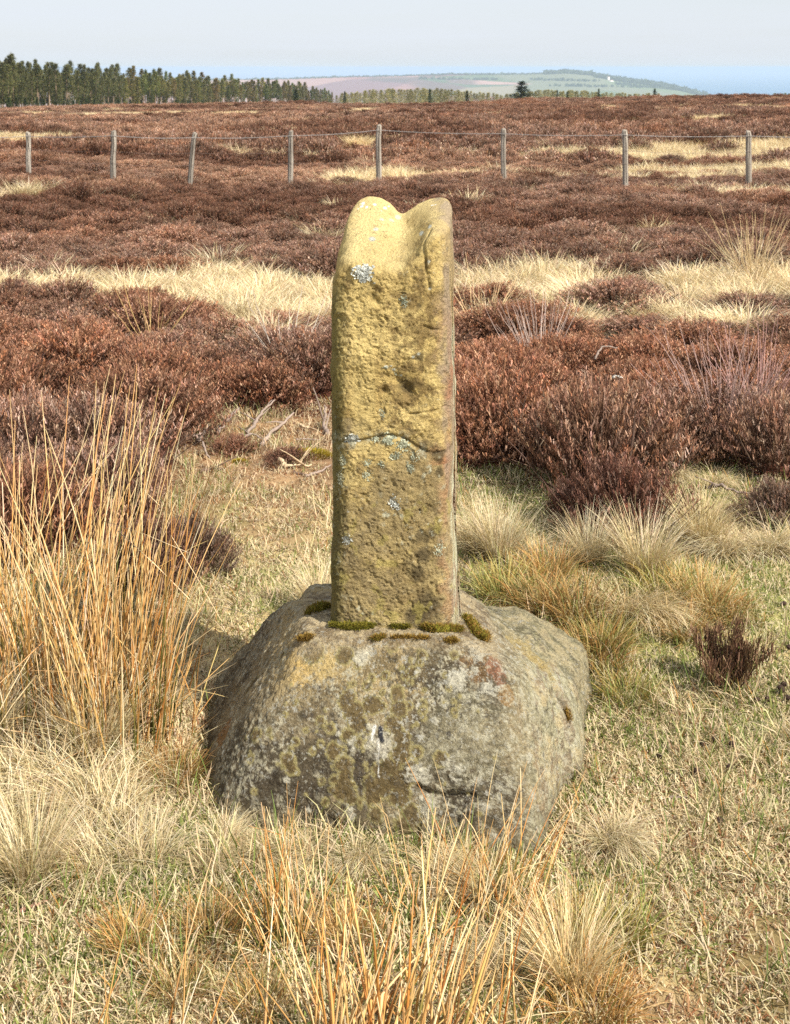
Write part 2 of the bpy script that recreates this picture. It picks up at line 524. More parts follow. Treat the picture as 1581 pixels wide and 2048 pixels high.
def seg_dist(P, line):
    d = np.full(len(P), 1e9)
    for a, b in zip(line[:-1], line[1:]):
        ab = b - a
        t = np.clip(((P - a) @ ab) / (ab @ ab + 1e-12), 0, 1)
        d = np.minimum(d, np.linalg.norm(P - (a + t[:, None] * ab), axis=1))
    return d

def normals_of(v, f):
    n = np.zeros_like(v)
    for ff in f:
        a, b, c = v[ff[:, 0]], v[ff[:, 1]], v[ff[:, 2]]
        fn = np.cross(b - a, c - a)
        for k in range(ff.shape[1]):
            np.add.at(n, ff[:, k], fn)
    return n / (np.linalg.norm(n, axis=1)[:, None] + 1e-12)

class Surface:
    """finds points on a stone's surface so that marks can be laid on it"""
    def __init__(self, v, f):
        polys = []
        for ff in f:
            polys += [tuple(int(i) for i in r) for r in ff]
        self.t = BVHTree.FromPolygons([tuple(p) for p in v], polys)
        self.v = v
    def hit(self, px, py):
        o = Vector((0, 0, EYE))
        d = Vector(((px - CX) / FPX, 1, -(py - HOR) / FPX)).normalized()
        h = self.t.ray_cast(o, d)
        if h[0] is None:
            return None, None
        return np.array(h[0]), np.array(h[1])
    def near(self, p):
        h = self.t.find_nearest(Vector(p))
        return np.array(h[0]), np.array(h[1])
    def line(self, pts):
        out = [self.hit(*p)[0] for p in pts]
        return [o for o in out if o is not None]

# ---- shaft
LP = np.array([(1330, 660), (1250, 661), (1200, 660), (1150, 662), (1100, 664), (1000, 667), (880, 667), (800, 666), (700, 664), (560, 665), (520, 669), (480, 675), (440, 684), (380, 690)], float)
RP = np.array([(1330, 932), (1250, 930), (1200, 928), (1150, 925), (1100, 922), (1000, 918), (880, 917), (800, 917), (700, 914), (560, 912), (520, 911), (480, 909), (440, 907), (380, 905)], float)
SD = 3.16
def zpx(py): return EYE - (py - HOR) / FPX * SD
def shaft_lr(z):
    zl = zpx(LP[:, 0]); xl = (LP[:, 1] - CX) / FPX * SD
    zr = zpx(RP[:, 0]); xr = (RP[:, 1] - CX) / FPX * SD
    return np.interp(z, zl, xl), np.interp(z, zr, xr)
zb_x = np.array([-.16, -.149, -.134, -.122, -.104, -.086, -.060, -.037, -.019, .008, .020, .036, .06, .084, .110, .123, .133, .143, .155])
zb_z = np.array([1.10, 1.15, 1.22, 1.255, 1.276, 1.282, 1.283, 1.281, 1.272, 1.246, 1.244, 1.254, 1.274, 1.286, 1.293, 1.297, 1.300, 1.295, 1.25])
zf_x = np.array([-.16, -.13, -.1, 0.0, .03, .055, .075, .1, .13, .16])
zf_z = np.array([1.07, 1.105, 1.125, 1.128, 1.14, 1.165, 1.205, 1.222, 1.21, 1.16])
YF, YB = 3.055, 3.305
def top_z(x, y):
    t = np.clip((y - YF) / (YB - YF), 0, 1)
    t = t ** 0.85
    k = np.linspace(-0.012, 0.012, 5)
    f = np.mean([np.interp(x + q, zf_x, zf_z) for q in k], 0)
    b = np.mean([np.interp(x + q, zb_x, zb_z) for q in k * 0.7], 0)
    return f * (1 - t) + b * t

NU, NV, NCAP = 400, 460, 60
ang = np.arange(NU) / NU * 2 * math.pi
pw = 4.8
cs, sn = np.cos(ang), np.sin(ang)
# even spacing round the perimeter of the rounded rectangle
ss = np.linspace(0, 2 * math.pi, 4000, endpoint=False)
rx = np.sign(np.cos(ss)) * np.abs(np.cos(ss)) ** (2 / pw) * 0.148
ry = np.sign(np.sin(ss)) * np.abs(np.sin(ss)) ** (2 / pw) * 0.122
dl = np.hypot(np.diff(rx, append=rx[:1]), np.diff(ry, append=ry[:1]))
cl = np.concatenate([[0], np.cumsum(dl)])[:-1] / dl.sum()
ux = np.interp(np.arange(NU) / NU, cl, rx); uy = np.interp(np.arange(NU) / NU, cl, ry)
ex = ux * math.cos(YAW) - uy * math.sin(YAW)
ey = ux * math.sin(YAW) + uy * math.cos(YAW)
exn = (ex - ex.min()) / (ex.max() - ex.min())          # 0..1 across
SC = np.array([0.0, 3.185])
def shaft_xy(z):
    l, r = shaft_lr(z)
    return l + (r - l) * exn, SC[1] + ey
zb0 = 0.275
xt, yt = shaft_xy(np.full(NU, 1.14))
zt = top_z(xt, yt)
for _ in range(6):
    xt, yt = shaft_xy(zt)
    zt = top_z(xt, yt)
rim = 0.012
V = []
for j in range(NV + 1):
    z = zb0 + (zt - rim - zb0) * (j / NV)
    x, y = shaft_xy(z)
    V.append(np.stack([x, y, z], 1))
x1, y1 = V[-1][:, 0], V[-1][:, 1]
cxm, cym = x1.mean(), y1.mean()
for j in range(1, NCAP + 1):
    s = 1 - (j / NCAP) ** 1.15
    x = cxm + (x1 - cxm) * s; y = cym + (y1 - cym) * s
    q = np.clip((s - 0.84) / 0.16, 0, 1)
    z = top_z(x, y) - rim * (1 - np.sqrt(np.maximum(1 - q * q, 0)))
    V.append(np.stack([x, y, z], 1))
V = np.concatenate(V)
nrow = NV + 1 + NCAP
gi = np.arange(nrow * NU).reshape(nrow, NU)
g2 = np.roll(gi, -1, axis=1)
SF = [np.stack([gi[:-1], g2[:-1], g2[1:], gi[1:]], -1).reshape(-1, 4)]
surf0 = Surface(V, [SF[0][::1]])
cr1 = surf0.line([(666, 880), (690, 884), (720, 884), (748, 878), (775, 872), (800, 876), (822, 888), (845, 903), (870, 909), (888, 905), (905, 892), (915, 884)])
cr2 = surf0.line([(818, 829), (842, 826), (862, 824), (880, 819), (892, 812)])
cr3 = surf0.line([(862, 462), (853, 482), (850, 505), (851, 530), (856, 555), (860, 580)])
cr4 = surf0.line([(848, 652), (858, 656), (872, 660)])
N = normals_of(V, SF)
front = np.clip(-N[:, 1], 0, 1) * sstep(0.25, 0.45, -N[:, 1])
pits = fbm(V * np.array([1.0, 1.0, 0.7]) + 0.3 * V[:, [2, 0, 1]], 42, 4, 51, 0.6)
pit2 = fbm(V + 0.4 * V[:, [2, 0, 1]], 105, 3, 57, 0.6)
disp = (fbm(V, 5, 3, 50) - 0.5) * 0.016 + (fbm(V, 19, 4, 52) - 0.5) * 0.010
topf = sstep(0.40, 0.85, N[:, 2] + 0.5 * (fbm(V, 30, 3, 59) - 0.5))
rough = np.clip(front * 1.0 + 0.25, 0, 1) * (1 - 0.5 * topf)
disp += rough * ((pits - 0.5) * 0.0075 - 0.0045 * sstep(0.60, 0.76, pits)) + rough * (pit2 - 0.5) * 0.0055 - rough * 0.0035 * sstep(0.60, 0.70, pit2)
# shallow vertical weathering furrows on the face
disp += front * (1 - topf) * (fbm(V * np.array([1, 1, 0.12]), 26, 2, 58) - 0.5) * 0.006
for ln, w, dep in ((cr1, 0.0045, 0.0055), (cr2, 0.002, 0.004), (cr3, 0.003, 0.006), (cr4, 0.003, 0.005)):
    d = seg_dist(V, ln) + 0.004 * (pits - 0.5)
    disp -= dep * np.exp(-(d / w) ** 2)
d1 = seg_dist(V, cr1)
above = V[:, 2] > np.interp(V[:, 0], [p[0] for p in cr1], [p[2] for p in cr1])
disp -= 0.0025 * above * np.exp(-(d1 / 0.03) ** 2) * front       # the face steps in above the break
for px, py, r_, dp in ((672, 470, 0.012, 0.012), (795, 762, 0.013, 0.009), (815, 780, 0.016, 0.010), (745, 595, 0.008, 0.007), (756, 604, 0.006, 0.006), (768, 782, 0.007, 0.007),
                       (690, 545, 0.014, 0.007), (815, 905, 0.01, 0.004), (835, 975, 0.012, 0.004), (812, 446, 0.006, 0.005), (660, 1150, 0.03, -0.004), (840, 1215, 0.03, 0.004)):
    p, _ = surf0.hit(max(px, 668), py)
    if p is not None:
        disp -= dp * np.exp(-(np.linalg.norm((V - p) * np.array([1, 1, 0.8]), axis=1) / r_) ** 2)
V2 = V + N * disp[:, None]
N2 = normals_of(V2, SF)
shaft_surf = Surface(V2, SF)

# colours of the stone (crown also carries painted light): yellow sandstone, brown crust, red iron bands, algae, crusty lichen
n1 = fbm(V, 9, 4, 60)[:, None]; n2 = fbm(V, 38, 4, 61, 0.6)[:, None]; n3 = fbm(V, 120, 3, 62, 0.6)[:, None]
n4 = fbm(V * np.array([1, 1, 0.18]), 30, 3, 63)[:, None]; n5 = fbm(V, 62, 4, 66, 0.65)[:, None]
X, Y, Z = V[:, 0], V[:, 1], V[:, 2]
xr = ((X - shaft_lr(Z)[0]) / (shaft_lr(Z)[1] - shaft_lr(Z)[0]))[:, None]
z_ = Z[:, None]
tf = topf[:, None]
yellow = S(212, 187, 124); pale = S(222, 202, 148); brown = S(142, 119, 76); grey = S(146, 132, 104); red = S(168, 112, 78); dark = S(74, 64, 46)
c = lerp(yellow, S(190, 164, 104), sstep(0.35, 0.65, n1))
c = lerp(c, pale, tf * 0.4)  # sunlight on the sloping crown painted in as a paler tint
mb = sstep(0.50, 0.64, n2 * 0.55 + n5 * 0.25 + 0.2 * n1 + 0.12 * (xr - 0.42) * (z_ > 0.72) + 0.05 * (z_ < 0.7)) * (1 - tf)
c = lerp(c, brown, mb * 0.8)
c = lerp(c, grey, sstep(0.44, 0.62, n1 + 0.12 * sstep(0.6, 0.3, z_) - 0.02) * (z_ < 0.80) * 0.5 * (1 - tf))
c = lerp(c, S(214, 190, 126), sstep(0.13, 0.20, xr) * sstep(0.36, 0.26, xr + 0.25 * (n4 - 0.5)) * (z_ > 0.72) * 0.55 * (1 - tf))
c = lerp(c, brown, sstep(0.42, 0.6, xr + 0.5 * (n2 - 0.5)) * sstep(0.86, 0.76, xr) * sstep(1.20, 1.12, z_) * sstep(0.44, 0.56, n5 * 0.6 + n2 * 0.4) * 0.65)
low = sstep(0.74, 0.62, z_)
c = lerp(c, S(160, 142, 98), low * 0.3)
rside = sstep(0.80, 0.93, xr + (n2 - 0.5) * 0.16)
c = lerp(c, S(172, 150, 112), rside * 0.75)
c = lerp(c, red, rside * sstep(0.46, 0.58, n4 + 0.05) * sstep(1.10, 1.0, z_) * 0.45)
c = lerp(c, S(154, 138, 124), rside * sstep(0.5, 0.62, fbm(V * np.array([1, 1, .25]), 22, 3, 64)[:, None]) * 0.5)
c = lerp(c, red, sstep(0.55, 0.66, n1) * sstep(0.7, 0.85, xr) * (z_ < 0.95) * (z_ > 0.7) * 0.55)
# pale greenish crust in long streaks down the right arris
stk = sstep(0.53, 0.60, fbm(V * np.array([1, 1, 0.16]), 70, 3, 65, 0.6)[:, None]) * sstep(0.93, 0.965, xr + 0.02 * (z_ < 0.6)) * sstep(1.06, 0.95, z_)
c = lerp(c, S(206, 204, 172), stk * 0.85)
c = lerp(c, S(190, 186, 150), sstep(0.5, 0.62, n2) * sstep(0.84, 0.95, xr) * sstep(0.62, 0.45, z_) * 0.7)
# green algae on the weather side
alg = sstep(0.15, 0.03, xr + (n2 - 0.5) * 0.06) * sstep(1.16, 1.05, z_)
c = lerp(c, S(96, 92, 48), alg * 0.75)
# sooty blotches low on the right of the face, speckled grey lichen low down
for px, py, r_ in ((855, 1215, 0.032), (850, 1110, 0.014), (835, 1150, 0.016), (868, 1062, 0.012), (880, 945, 0.008), (838, 713, 0.007), (838, 610, 0.006), (812, 775, 0.016), (830, 1235, 0.02), (880, 910, 0.012), (845, 1075, 0.01)):
    p, _ = surf0.hit(px, py)
    if p is not None:
        d = np.linalg.norm(V - p, axis=1)[:, None]
        c = lerp(c, dark, sstep(r_ * 1.5, r_ * 0.5, d + (n2 - 0.5) * 0.03) * 0.75)
sp = sstep(0.60, 0.66, n3 * 0.6 + n5 * 0.4) * sstep(0.42, 0.6, fbm(V, 14, 3, 68)[:, None]) * (z_ < 0.75) * (1 - rside)
c = lerp(c, S(188, 186, 160), sp * 0.75)
dk = sstep(0.60, 0.68, fbm(V, 85, 3, 69, 0.6)[:, None]) * (1 - tf)
c = lerp(c, dark, dk * 0.35)
c = lerp(c, S(170, 156, 84), sstep(0.60, 0.72, fbm(V, 34, 4, 70, 0.6)[:, None]) * (z_ < 0.62) * 0.5)
c = lerp(c, dark, np.exp(-(d1 / 0.004) ** 2)[:, None] * 0.45)
c = lerp(c, S(176, 174, 150), (np.exp(-(d1 / 0.014) ** 2) * (X < 0.075))[:, None] * sstep(0.48, 0.56, n3 * 0.5 + n5 * 0.5) * 0.75)
# bird droppings on the crown and small pale spots
for px, py, r_ in ((727, 407, 0.005), (724, 414, 0.005), (733, 416, 0.004), (750, 411, 0.005), (770, 417, 0.004), (777, 414, 0.003), (763, 424, 0.003), (763, 441, 0.004), (716, 418, 0.003), (866, 412, 0.004), (872, 410, 0.003),
                   (795, 436, 0.009), (783, 442, 0.007), (752, 461, 0.006), (745, 482, 0.008), (845, 468, 0.007), (861, 455, 0.006), (750, 566, 0.003), (858, 523, 0.004), (861, 577, 0.004), (826, 714, 0.004), (838, 708, 0.004), (788, 740, 0.004), (782, 732, 0.003), (772, 734, 0.005), (801, 752, 0.004)):
    p, _ = surf0.hit(px, py)
    if p is not None:
        d = np.linalg.norm((V - p) * np.array([1, 0.6, 1.3]), axis=1)[:, None]
        c = lerp(c, S(232, 230, 220) if py < 430 else S(192, 192, 176), sstep(r_ * 1.2, r_ * 0.7, d + (n3 - 0.5) * 0.006))
shaft_o = link('standing_stone', mesh_from('standing_stone', V2, SF, c, True, M_shaft))
tag(shaft_o, 'yellow sandstone cross shaft with notched top set upright in a boulder', 'standing stone')

def lichen_patch(px, py, r, n, col, parent, surf, seed, squash=1.0, name='lichen'):
    """rosette of small curled lobes lying on the stone"""
    p, nrm = surf.hit(px, py)
    if p is None:
        return
    rng = np.random.default_rng(seed)
    t1 = np.cross(nrm, [0, 0, 1.0]); t1 /= np.linalg.norm(t1)
    t2 = np.cross(t1, nrm)
    g = Geo()
    for i in range(n):
        rad = r * math.sqrt(rng.random()) * (0.78 + 0.3 * math.sin(3 * rng.random() * 6 + seed))
        a_ = rng.random() * 6.283
        q = p + t1 * math.cos(a_) * rad + t2 * math.sin(a_) * rad * squash
        q, qn = surf.near(q)
        out = t1 * math.cos(a_) + t2 * math.sin(a_) * 1.0
        out = out + rng.normal(size=3) * 0.5
        out -= qn * (out @ qn); out /= np.linalg.norm(out)
        sd_ = np.cross(qn, out)
        L = r * (0.10 + 0.12 * rng.random()); W = L * (0.5 + 0.5 * rng.random())
        h = r * (0.03 + 0.10 * rng.random())
        b0 = q + qn * 0.0004
        v = np.array([b0 - out * L * .5 - sd_ * W * .35, b0 - out * L * .5 + sd_ * W * .35, b0 + sd_ * W * .6 + qn * h * .5, b0 - sd_ * W * .6 + qn * h * .5,
                      b0 + out * L * .55 + sd_ * W * .4 + qn * h, b0 + out * L * .55 - sd_ * W * .4 + qn * h, b0 + out * L * .7 + qn * h * 0.4])
        f = [np.array([[0, 1, 2, 3], [3, 2, 4, 5]]), np.array([[5, 4, 6]])]
        k = 0.40 + 0.75 * rng.random()
        g.add(v, f, col * k)
    o = link(name, g.mesh(name, M_lichen), parent)
    o.matrix_parent_inverse = Matrix()
    return o

wl_ = S(200, 201, 190)
gl_ = S(176, 178, 152)
for i, (px, py, r_, n_l, cc, sq) in enumerate([(727, 545, 0.026, 420, wl_, 0.8), (808, 602, 0.014, 160, gl_, 1.1), (705, 880, 0.018, 260, wl_, 1.1), (790, 1006, 0.015, 170, wl_, 1.25),
                                     (695, 1079, 0.0135, 150, wl_, 1.05), (752, 876, 0.015, 120, gl_, 0.6), (778, 879, 0.019, 190, gl_, 0.7), (808, 890, 0.017, 150, gl_, 0.9), (830, 912, 0.012, 100, gl_, 1.2),
                                     (792, 912, 0.014, 110, gl_, 0.8), (820, 935, 0.014, 110, gl_, 1.2), (687, 920, 0.013, 110, gl_, 1.8), (682, 960, 0.012, 80, gl_, 1.8), (766, 826, 0.010, 70, gl_, 1.5),
                                     (735, 925, 0.012, 60, gl_, 0.9), (735, 950, 0.014, 60, gl_, 1.1), (765, 928, 0.012, 60, gl_, 0.8), (770, 735, 0.008, 40, gl_, 0.7), (792, 745, 0.008, 40, gl_, 1.5),
                                     (880, 1095, 0.014, 80, gl_, 1.8), (672, 868, 0.009, 50, gl_, 0.9), (697, 1022, 0.005, 30, wl_, 1)]):
    lichen_patch(px, py, r_, n_l, cc, shaft_o, shaft_surf, 100 + i, sq)

# ---- socket boulder
BC = np.array([0.02, 3.13, 0.0])
def rot8(x, y):
    return x * math.cos(YAW) - y * math.sin(YAW), x * math.sin(YAW) + y * math.cos(YAW)
def plane(px_, py_, pz_, nx, ny, nz, loc=True):
    n = np.array([nx, ny, nz], float); n /= np.linalg.norm(n)
    return n, float(n @ (np.array([px_, py_, pz_]) - BC))
A_PL = [plane(-0.02, 2.80, 0.00, -.15, -.93, .30), plane(-0.02, 2.852, 0.14, -.13, -.76, .62), plane(0, 3.00, .337, -.01, .08, 1),
        plane(-.385, 2.98, .06, -.90, -.22, .36), plane(-.285, 3.1, .222, -.80, -.04, .60), plane(-.295, 2.93, .16, -.66, -.55, .52),
        plane(.345, 2.95, .05, .96, -.22, .13), plane(.30, 3.05, .235, .58, .10, .78), plane(.345, 2.92, .12, .70, -.52, .46),
        plane(0, 3.50, .1, 0, .9, .35), plane(0, 3.2, -.2, 0, 0, -1), plane(-.2, 3.3, .29, -.2, .3, 1)]
B_PL = [plane(.25, 3.40, .215, .14, .10, 1), plane(.375, 3.32, .175, .55, -.02, .80), plane(.445, 3.2, .06, .97, -.18, .12), plane(.1, 3.60, .1, .05, .9, .4),
        plane(.10, 3.05, .22, -.3, -.8, .6), plane(-.25, 3.3, .2, -.9, 0, .5), plane(0, 3.2, -.2, 0, 0, -1), plane(.36, 3.02, .08, .55, -.75, .3)]
NPH, NTH = 780, 340
ph = np.arange(NPH) / NPH * 2 * math.pi
th = np.linspace(0.01, R(128), NTH)
TH, PH = np.meshgrid(th, ph, indexing='ij')
D = np.stack([np.sin(TH) * np.cos(PH), np.sin(TH) * np.sin(PH), np.cos(TH)], -1).reshape(-1, 3)
def lobe(pls, p):
    s = np.zeros(len(D))
    for n, d in pls:
        s += np.maximum(D @ n / d, 0) ** p
    return s ** (-1.0 / p)
ra, rb = lobe(A_PL, 34), lobe(B_PL, 20)
rad = smoothmax(ra, rb, 0.012)
BV = BC + D * rad[:, None]
gi = np.arange(NTH * NPH).reshape(NTH, NPH)
g2 = np.roll(gi, -1, axis=1)
BF = [np.stack([gi[:-1], gi[1:], g2[1:], g2[:-1]], -1).reshape(-1, 4)]
BN = normals_of(BV, BF)
bs0 = Surface(BV, BF)
bcrk = bs0.line([(835, 1575), (860, 1588), (885, 1594), (915, 1592), (945, 1590)])
bcrk2 = bs0.line([(985, 1262), (1030, 1285), (1085, 1335), (1115, 1385), (1140, 1440), (1145, 1500)])
bd = (fbm(BV, 4, 3, 80) - 0.5) * 0.02 + (fbm(BV, 12, 4, 81) - 0.5) * 0.018 + (fbm(BV, 45, 4, 82, 0.6) - 0.5) * 0.006 + (fbm(BV, 130, 3, 83, 0.6) - 0.5) * 0.006
rgt = sstep(0.22, 0.34, BV[:, 0])
bd += rgt * (fbm((BV @ np.array([[1, 0, 0], [0, .35, .5], [0, .5, 1.0]])) * np.array([1, 0.3, 0.25]), 45, 3, 84) - 0.5) * 0.010
if len(bcrk) > 1: bd -= 0.012 * np.exp(-(seg_dist(BV, bcrk) / 0.007) ** 2)
if len(bcrk2) > 1: bd -= 0.009 * np.exp(-(seg_dist(BV, bcrk2) / 0.008) ** 2)
# socket worn round the foot of the shaft
q = np.maximum(np.abs(BV[:, 0] - 0.003) / 0.19, np.abs(BV[:, 1] - 3.19 + 0.12 * BV[:, 0]) / 0.165) + 0.10 * (fbm(BV, 20, 3, 85) - 0.5)
bd -= 0.005 * sstep(1.15, 0.95, q) * (BV[:, 2] > 0.2)
BV2 = BV + BN * bd[:, None]
boulder_surf = Surface(BV2, BF)
X, Y, Z = BV[:, 0], BV[:, 1], BV[:, 2]
n1 = fbm(BV, 6, 4, 90)[:, None]; n2 = fbm(BV, 24, 4, 91, 0.6)[:, None]; n3 = fbm(BV, 90, 4, 92, 0.65)[:, None]; n5 = fbm(BV, 190, 2, 93, 0.7)[:, None]
x_, y_, z_ = X[:, None], Y[:, None], Z[:, None]
c = lerp(S(144, 130, 102), S(128, 117, 94), sstep(0.4, 0.6, n1))
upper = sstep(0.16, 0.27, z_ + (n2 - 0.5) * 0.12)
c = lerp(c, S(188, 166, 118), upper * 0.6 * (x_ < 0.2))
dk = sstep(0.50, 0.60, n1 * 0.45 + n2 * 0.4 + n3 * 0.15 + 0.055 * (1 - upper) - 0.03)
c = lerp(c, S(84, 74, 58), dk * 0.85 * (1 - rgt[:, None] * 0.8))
def blot(px, py, r_, col, k=1.0, wob=0.5, sq=(1, 1, 1)):
    global c
    p, _ = bs0.hit(px, py)
    if p is None: return
    d = np.linalg.norm((BV - p) * np.array(sq), axis=1)[:, None] + (n2 - 0.5) * r_ * wob + (n3 - 0.5) * r_ * wob
    c = lerp(c, col, sstep(r_ * 1.08, r_ * 0.92, d) * k)
dkc = S(70, 62, 50)
for px, py, r_, k in ((470, 1520, 0.075, .7), (520, 1560, 0.06, .7), (640, 1560, 0.075, .7), (700, 1540, 0.06, .8), (880, 1330, 0.07, .75), (930, 1380, 0.06, .7), (990, 1370, 0.05, .6), (560, 1580, .05, .7), (700, 1610, .06, .6),
                      (920, 1580, 0.05, .8), (1040, 1640, .05, .6), (760, 1330, .035, .5), (1000, 1600, .07, .4), (860, 1450, .05, .5), (640, 1620, .05, .6)):
    blot(px, py, r_, dkc, k, 1.9)
# pale speckle of crust lichen over everything
sp = sstep(0.52, 0.58, n3 * 0.55 + n5 * 0.45) * sstep(0.34, 0.52, fbm(BV, 11, 3, 94)[:, None])
c = lerp(c, S(188, 182, 158), sp * 0.8)
# rubbed grey-green zone with faint arcs, red and buff bands, streaky right side
blot(940, 1480, 0.085, S(140, 135, 110), 0.45, 1.6, (0.85, 1, 1.05))
arc = 0.5 + 0.5 * np.sin((Z + 0.35 * (X - 0.16) ** 2 * 4) * 420)[:, None]
p_, _ = bs0.hit(940, 1490)
da = np.linalg.norm(BV - p_, axis=1)[:, None]
c = lerp(c, S(168, 162, 136), arc * sstep(0.09, 0.05, da) * 0.35)
blot(965, 1318, 0.048, S(138, 108, 74), 0.7, 1.4)
blot(990, 1330, 0.024, S(146, 104, 82), 0.75, 1.2, (1.6, 1, .8)); blot(1002, 1355, 0.022, S(146, 104, 82), 0.75, 1.2, (1.6, 1, .7))
blot(1015, 1390, 0.022, S(150, 116, 70), 0.7, 0.8)
rs = fbm((BV @ np.array([[1, 0, 0], [0, .35, .5], [0, .5, 1.0]])) * np.array([1, 0.22, 0.2]), 60, 3, 95, 0.6)[:, None]
rg = rgt[:, None]
c = lerp(c, lerp(S(196, 180, 140), S(172, 168, 138), sstep(0.4, 0.6, n2)), rg * 0.8)
c = lerp(c, S(128, 104, 88), sstep(0.55, 0.63, rs) * rg * 0.55)
c = lerp(c, S(206, 200, 168), sstep(0.60, 0.66, n3) * rg * 0.6)
spk = fbm(BV, 150, 3, 97, 0.75)[:, None]; spm = fbm(BV, 55, 3, 98, 0.65)[:, None]
c = lerp(c, S(84, 78, 62), sstep(0.56, 0.66, spk * 0.5 + spm * 0.5) * 0.65)
c = lerp(c, S(196, 192, 170), sstep(0.46, 0.38, spk * 0.55 + spm * 0.45) * 0.6 * sstep(0.05, 0.2, x_))
# ochre hollow on the rear shoulder
back = sstep(3.18, 3.3, y_) * sstep(0.15, 0.25, x_)
c = lerp(c, lerp(S(168, 156, 122), S(134, 128, 98), sstep(0.44, 0.58, n2 * 0.5 + spm * 0.5)), back * 0.75)
c = lerp(c, S(92, 86, 66), back * sstep(0.52, 0.60, spk * 0.5 + n2 * 0.5) * 0.7)
blot(1050, 1300, 0.06, S(170, 150, 96), 0.6, 1.2); blot(1085, 1335, 0.04, S(170, 150, 96), 0.6, 1.2)
blot(450, 1470, 0.03, S(150, 108, 60), 0.7, 1.2)
blot(585, 1310, 0.03, S(206, 176, 112), 0.6, 1.2); blot(600, 1350, 0.025, S(206, 176, 112), 0.6, 1.2); blot(650, 1330, 0.03, S(200, 176, 118), .6, 1.2)
# olive discs with a pale growing rim
OL, RIM = S(106, 91, 60), S(172, 162, 112)
discs = [(695, 1395, 16, 1), (708, 1425, 18, 1), (718, 1450, 16, 1), (745, 1408, 17, 1), (763, 1413, 8, 1), (643, 1443, 10, 1), (661, 1458, 9, 1), (694, 1470, 11, 1), (735, 1463, 7, 1), (720, 1487, 8, 1), (511, 1470, 13, 1), (537, 1464, 6, 1),
         (642, 1488, 8, 1), (626, 1503, 7, 1), (667, 1505, 15, 1), (576, 1522, 15, 1), (582, 1538, 10, 1), (500, 1517, 9, 1), (498, 1505, 4, 1), (592, 1484, 7, 1), (688, 1530, 16, 1), (690, 1548, 14, 1), (685, 1580, 22, 1), (700, 1590, 16, 1), (668, 1560, 10, 1),
         (643, 1561, 7, 1), (651, 1605, 8, 1), (719, 1605, 6, 1), (745, 1590, 18, 1), (750, 1628, 15, 1), (740, 1565, 14, 1), (755, 1540, 12, 1), (795, 1390, 14, 1), (800, 1420, 16, 1), (790, 1450, 18, 1), (803, 1480, 18, 1), (800, 1510, 20, 1), (785, 1535, 22, 1),
         (770, 1565, 26, 1), (800, 1560, 26, 1), (800, 1590, 24, 1), (822, 1535, 14, 1), (835, 1505, 10, 1), (845, 1310, 9, 1), (840, 1325, 6, 1), (825, 1345, 9, 1), (812, 1352, 7, 1), (820, 1412, 8, 1), (846, 1405, 8, 1), (845, 1420, 10, 1), (847, 1435, 6, 1),
         (908, 1402, 4, 1), (849, 1380, 4, 1), (908, 1310, 8, 1), (735, 1372, 9, 1), (765, 1385, 6, 1), (715, 1330, 7, 1), (707, 1367, 5, 1), (507, 1368, 16, 1), (565, 1310, 7, 1), (625, 1300, 20, 0), (690, 1310, 16, 0), (745, 1355, 8, 1), (770, 1350, 8, 1), (785, 1290, 12, 0),
         (820, 1630, 22, 1), (805, 1650, 18, 1), (885, 1520, 13, 1)]
lump = np.zeros(len(BV))
rr_ = np.random.default_rng(5)
discs += [(470 + 520 * rr_.random(), 1300 + 330 * rr_.random(), 2.5 + 3.5 * rr_.random() ** 2, 1) for _ in range(70)]
dmin = np.full(len(BV), 9.0)          # union of the discs, in units of the radius
for px, py, r_, kind in discs:
    p, _ = bs0.hit(px, py)
    if p is None: continue
    r_ = r_ * p[1] / FPX * 1.12
    d = np.linalg.norm(BV - p, axis=1) + (n2[:, 0] - 0.5) * r_ * 0.9 + (n3[:, 0] - 0.5) * r_ * 0.7 + (n5[:, 0] - .5) * r_ * .3
    dmin = np.minimum(dmin, (d - r_) * 320)          # signed distance to the rim
inn = sstep(0.35, -0.35, dmin)[:, None]
edge = (sstep(-1.9, -0.7, dmin) * sstep(0.9, 0.2, dmin))[:, None]
c = lerp(c, OL * (0.55 + 0.9 * spk), inn * 0.9)
c = lerp(c, RIM, edge * 0.62)
lump += inn[:, 0] * 0.0012
PL = S(198, 194, 176)
for px, py, r_ in ((912, 1355, 17), (925, 1348, 10), (982, 1382, 15), (970, 1376, 10), (947, 1340, 9), (830, 1545, 17), (850, 1555, 16), (858, 1612, 21), (905, 1540, 20), (1068, 1585, 7), (1080, 1615, 6), (970, 1615, 9), (700, 1628, 12), (614, 1622, 6), (725, 1312, 16), (735, 1300, 13),
                   (950, 1292, 22), (520, 1374, 6), (680, 1468, 4), (700, 1485, 5), (708, 1478, 4), (706, 1500, 5), (742, 1455, 6), (764, 1470, 6), (985, 1675, 8), (1060, 1520, 10), (870, 1440, 6), (770, 1510, 6), (575, 1560, 5), (1075, 1655, 6)):
    p, _ = bs0.hit(px, py)
    if p is None: continue
    r_ = r_ * p[1] / FPX
    d = np.linalg.norm(BV - p, axis=1)[:, None] + (n2 - 0.5) * r_ * 1.6 + (n3 - 0.5) * r_ * 2.4 + (n5 - 0.5) * r_ * 1.6
    m_ = sstep(r_ * 1.08, r_ * 0.85, d)
    c = lerp(c, PL * (0.55 + 0.8 * spk), m_ * 0.8)
    lump += m_[:, 0] * 0.001
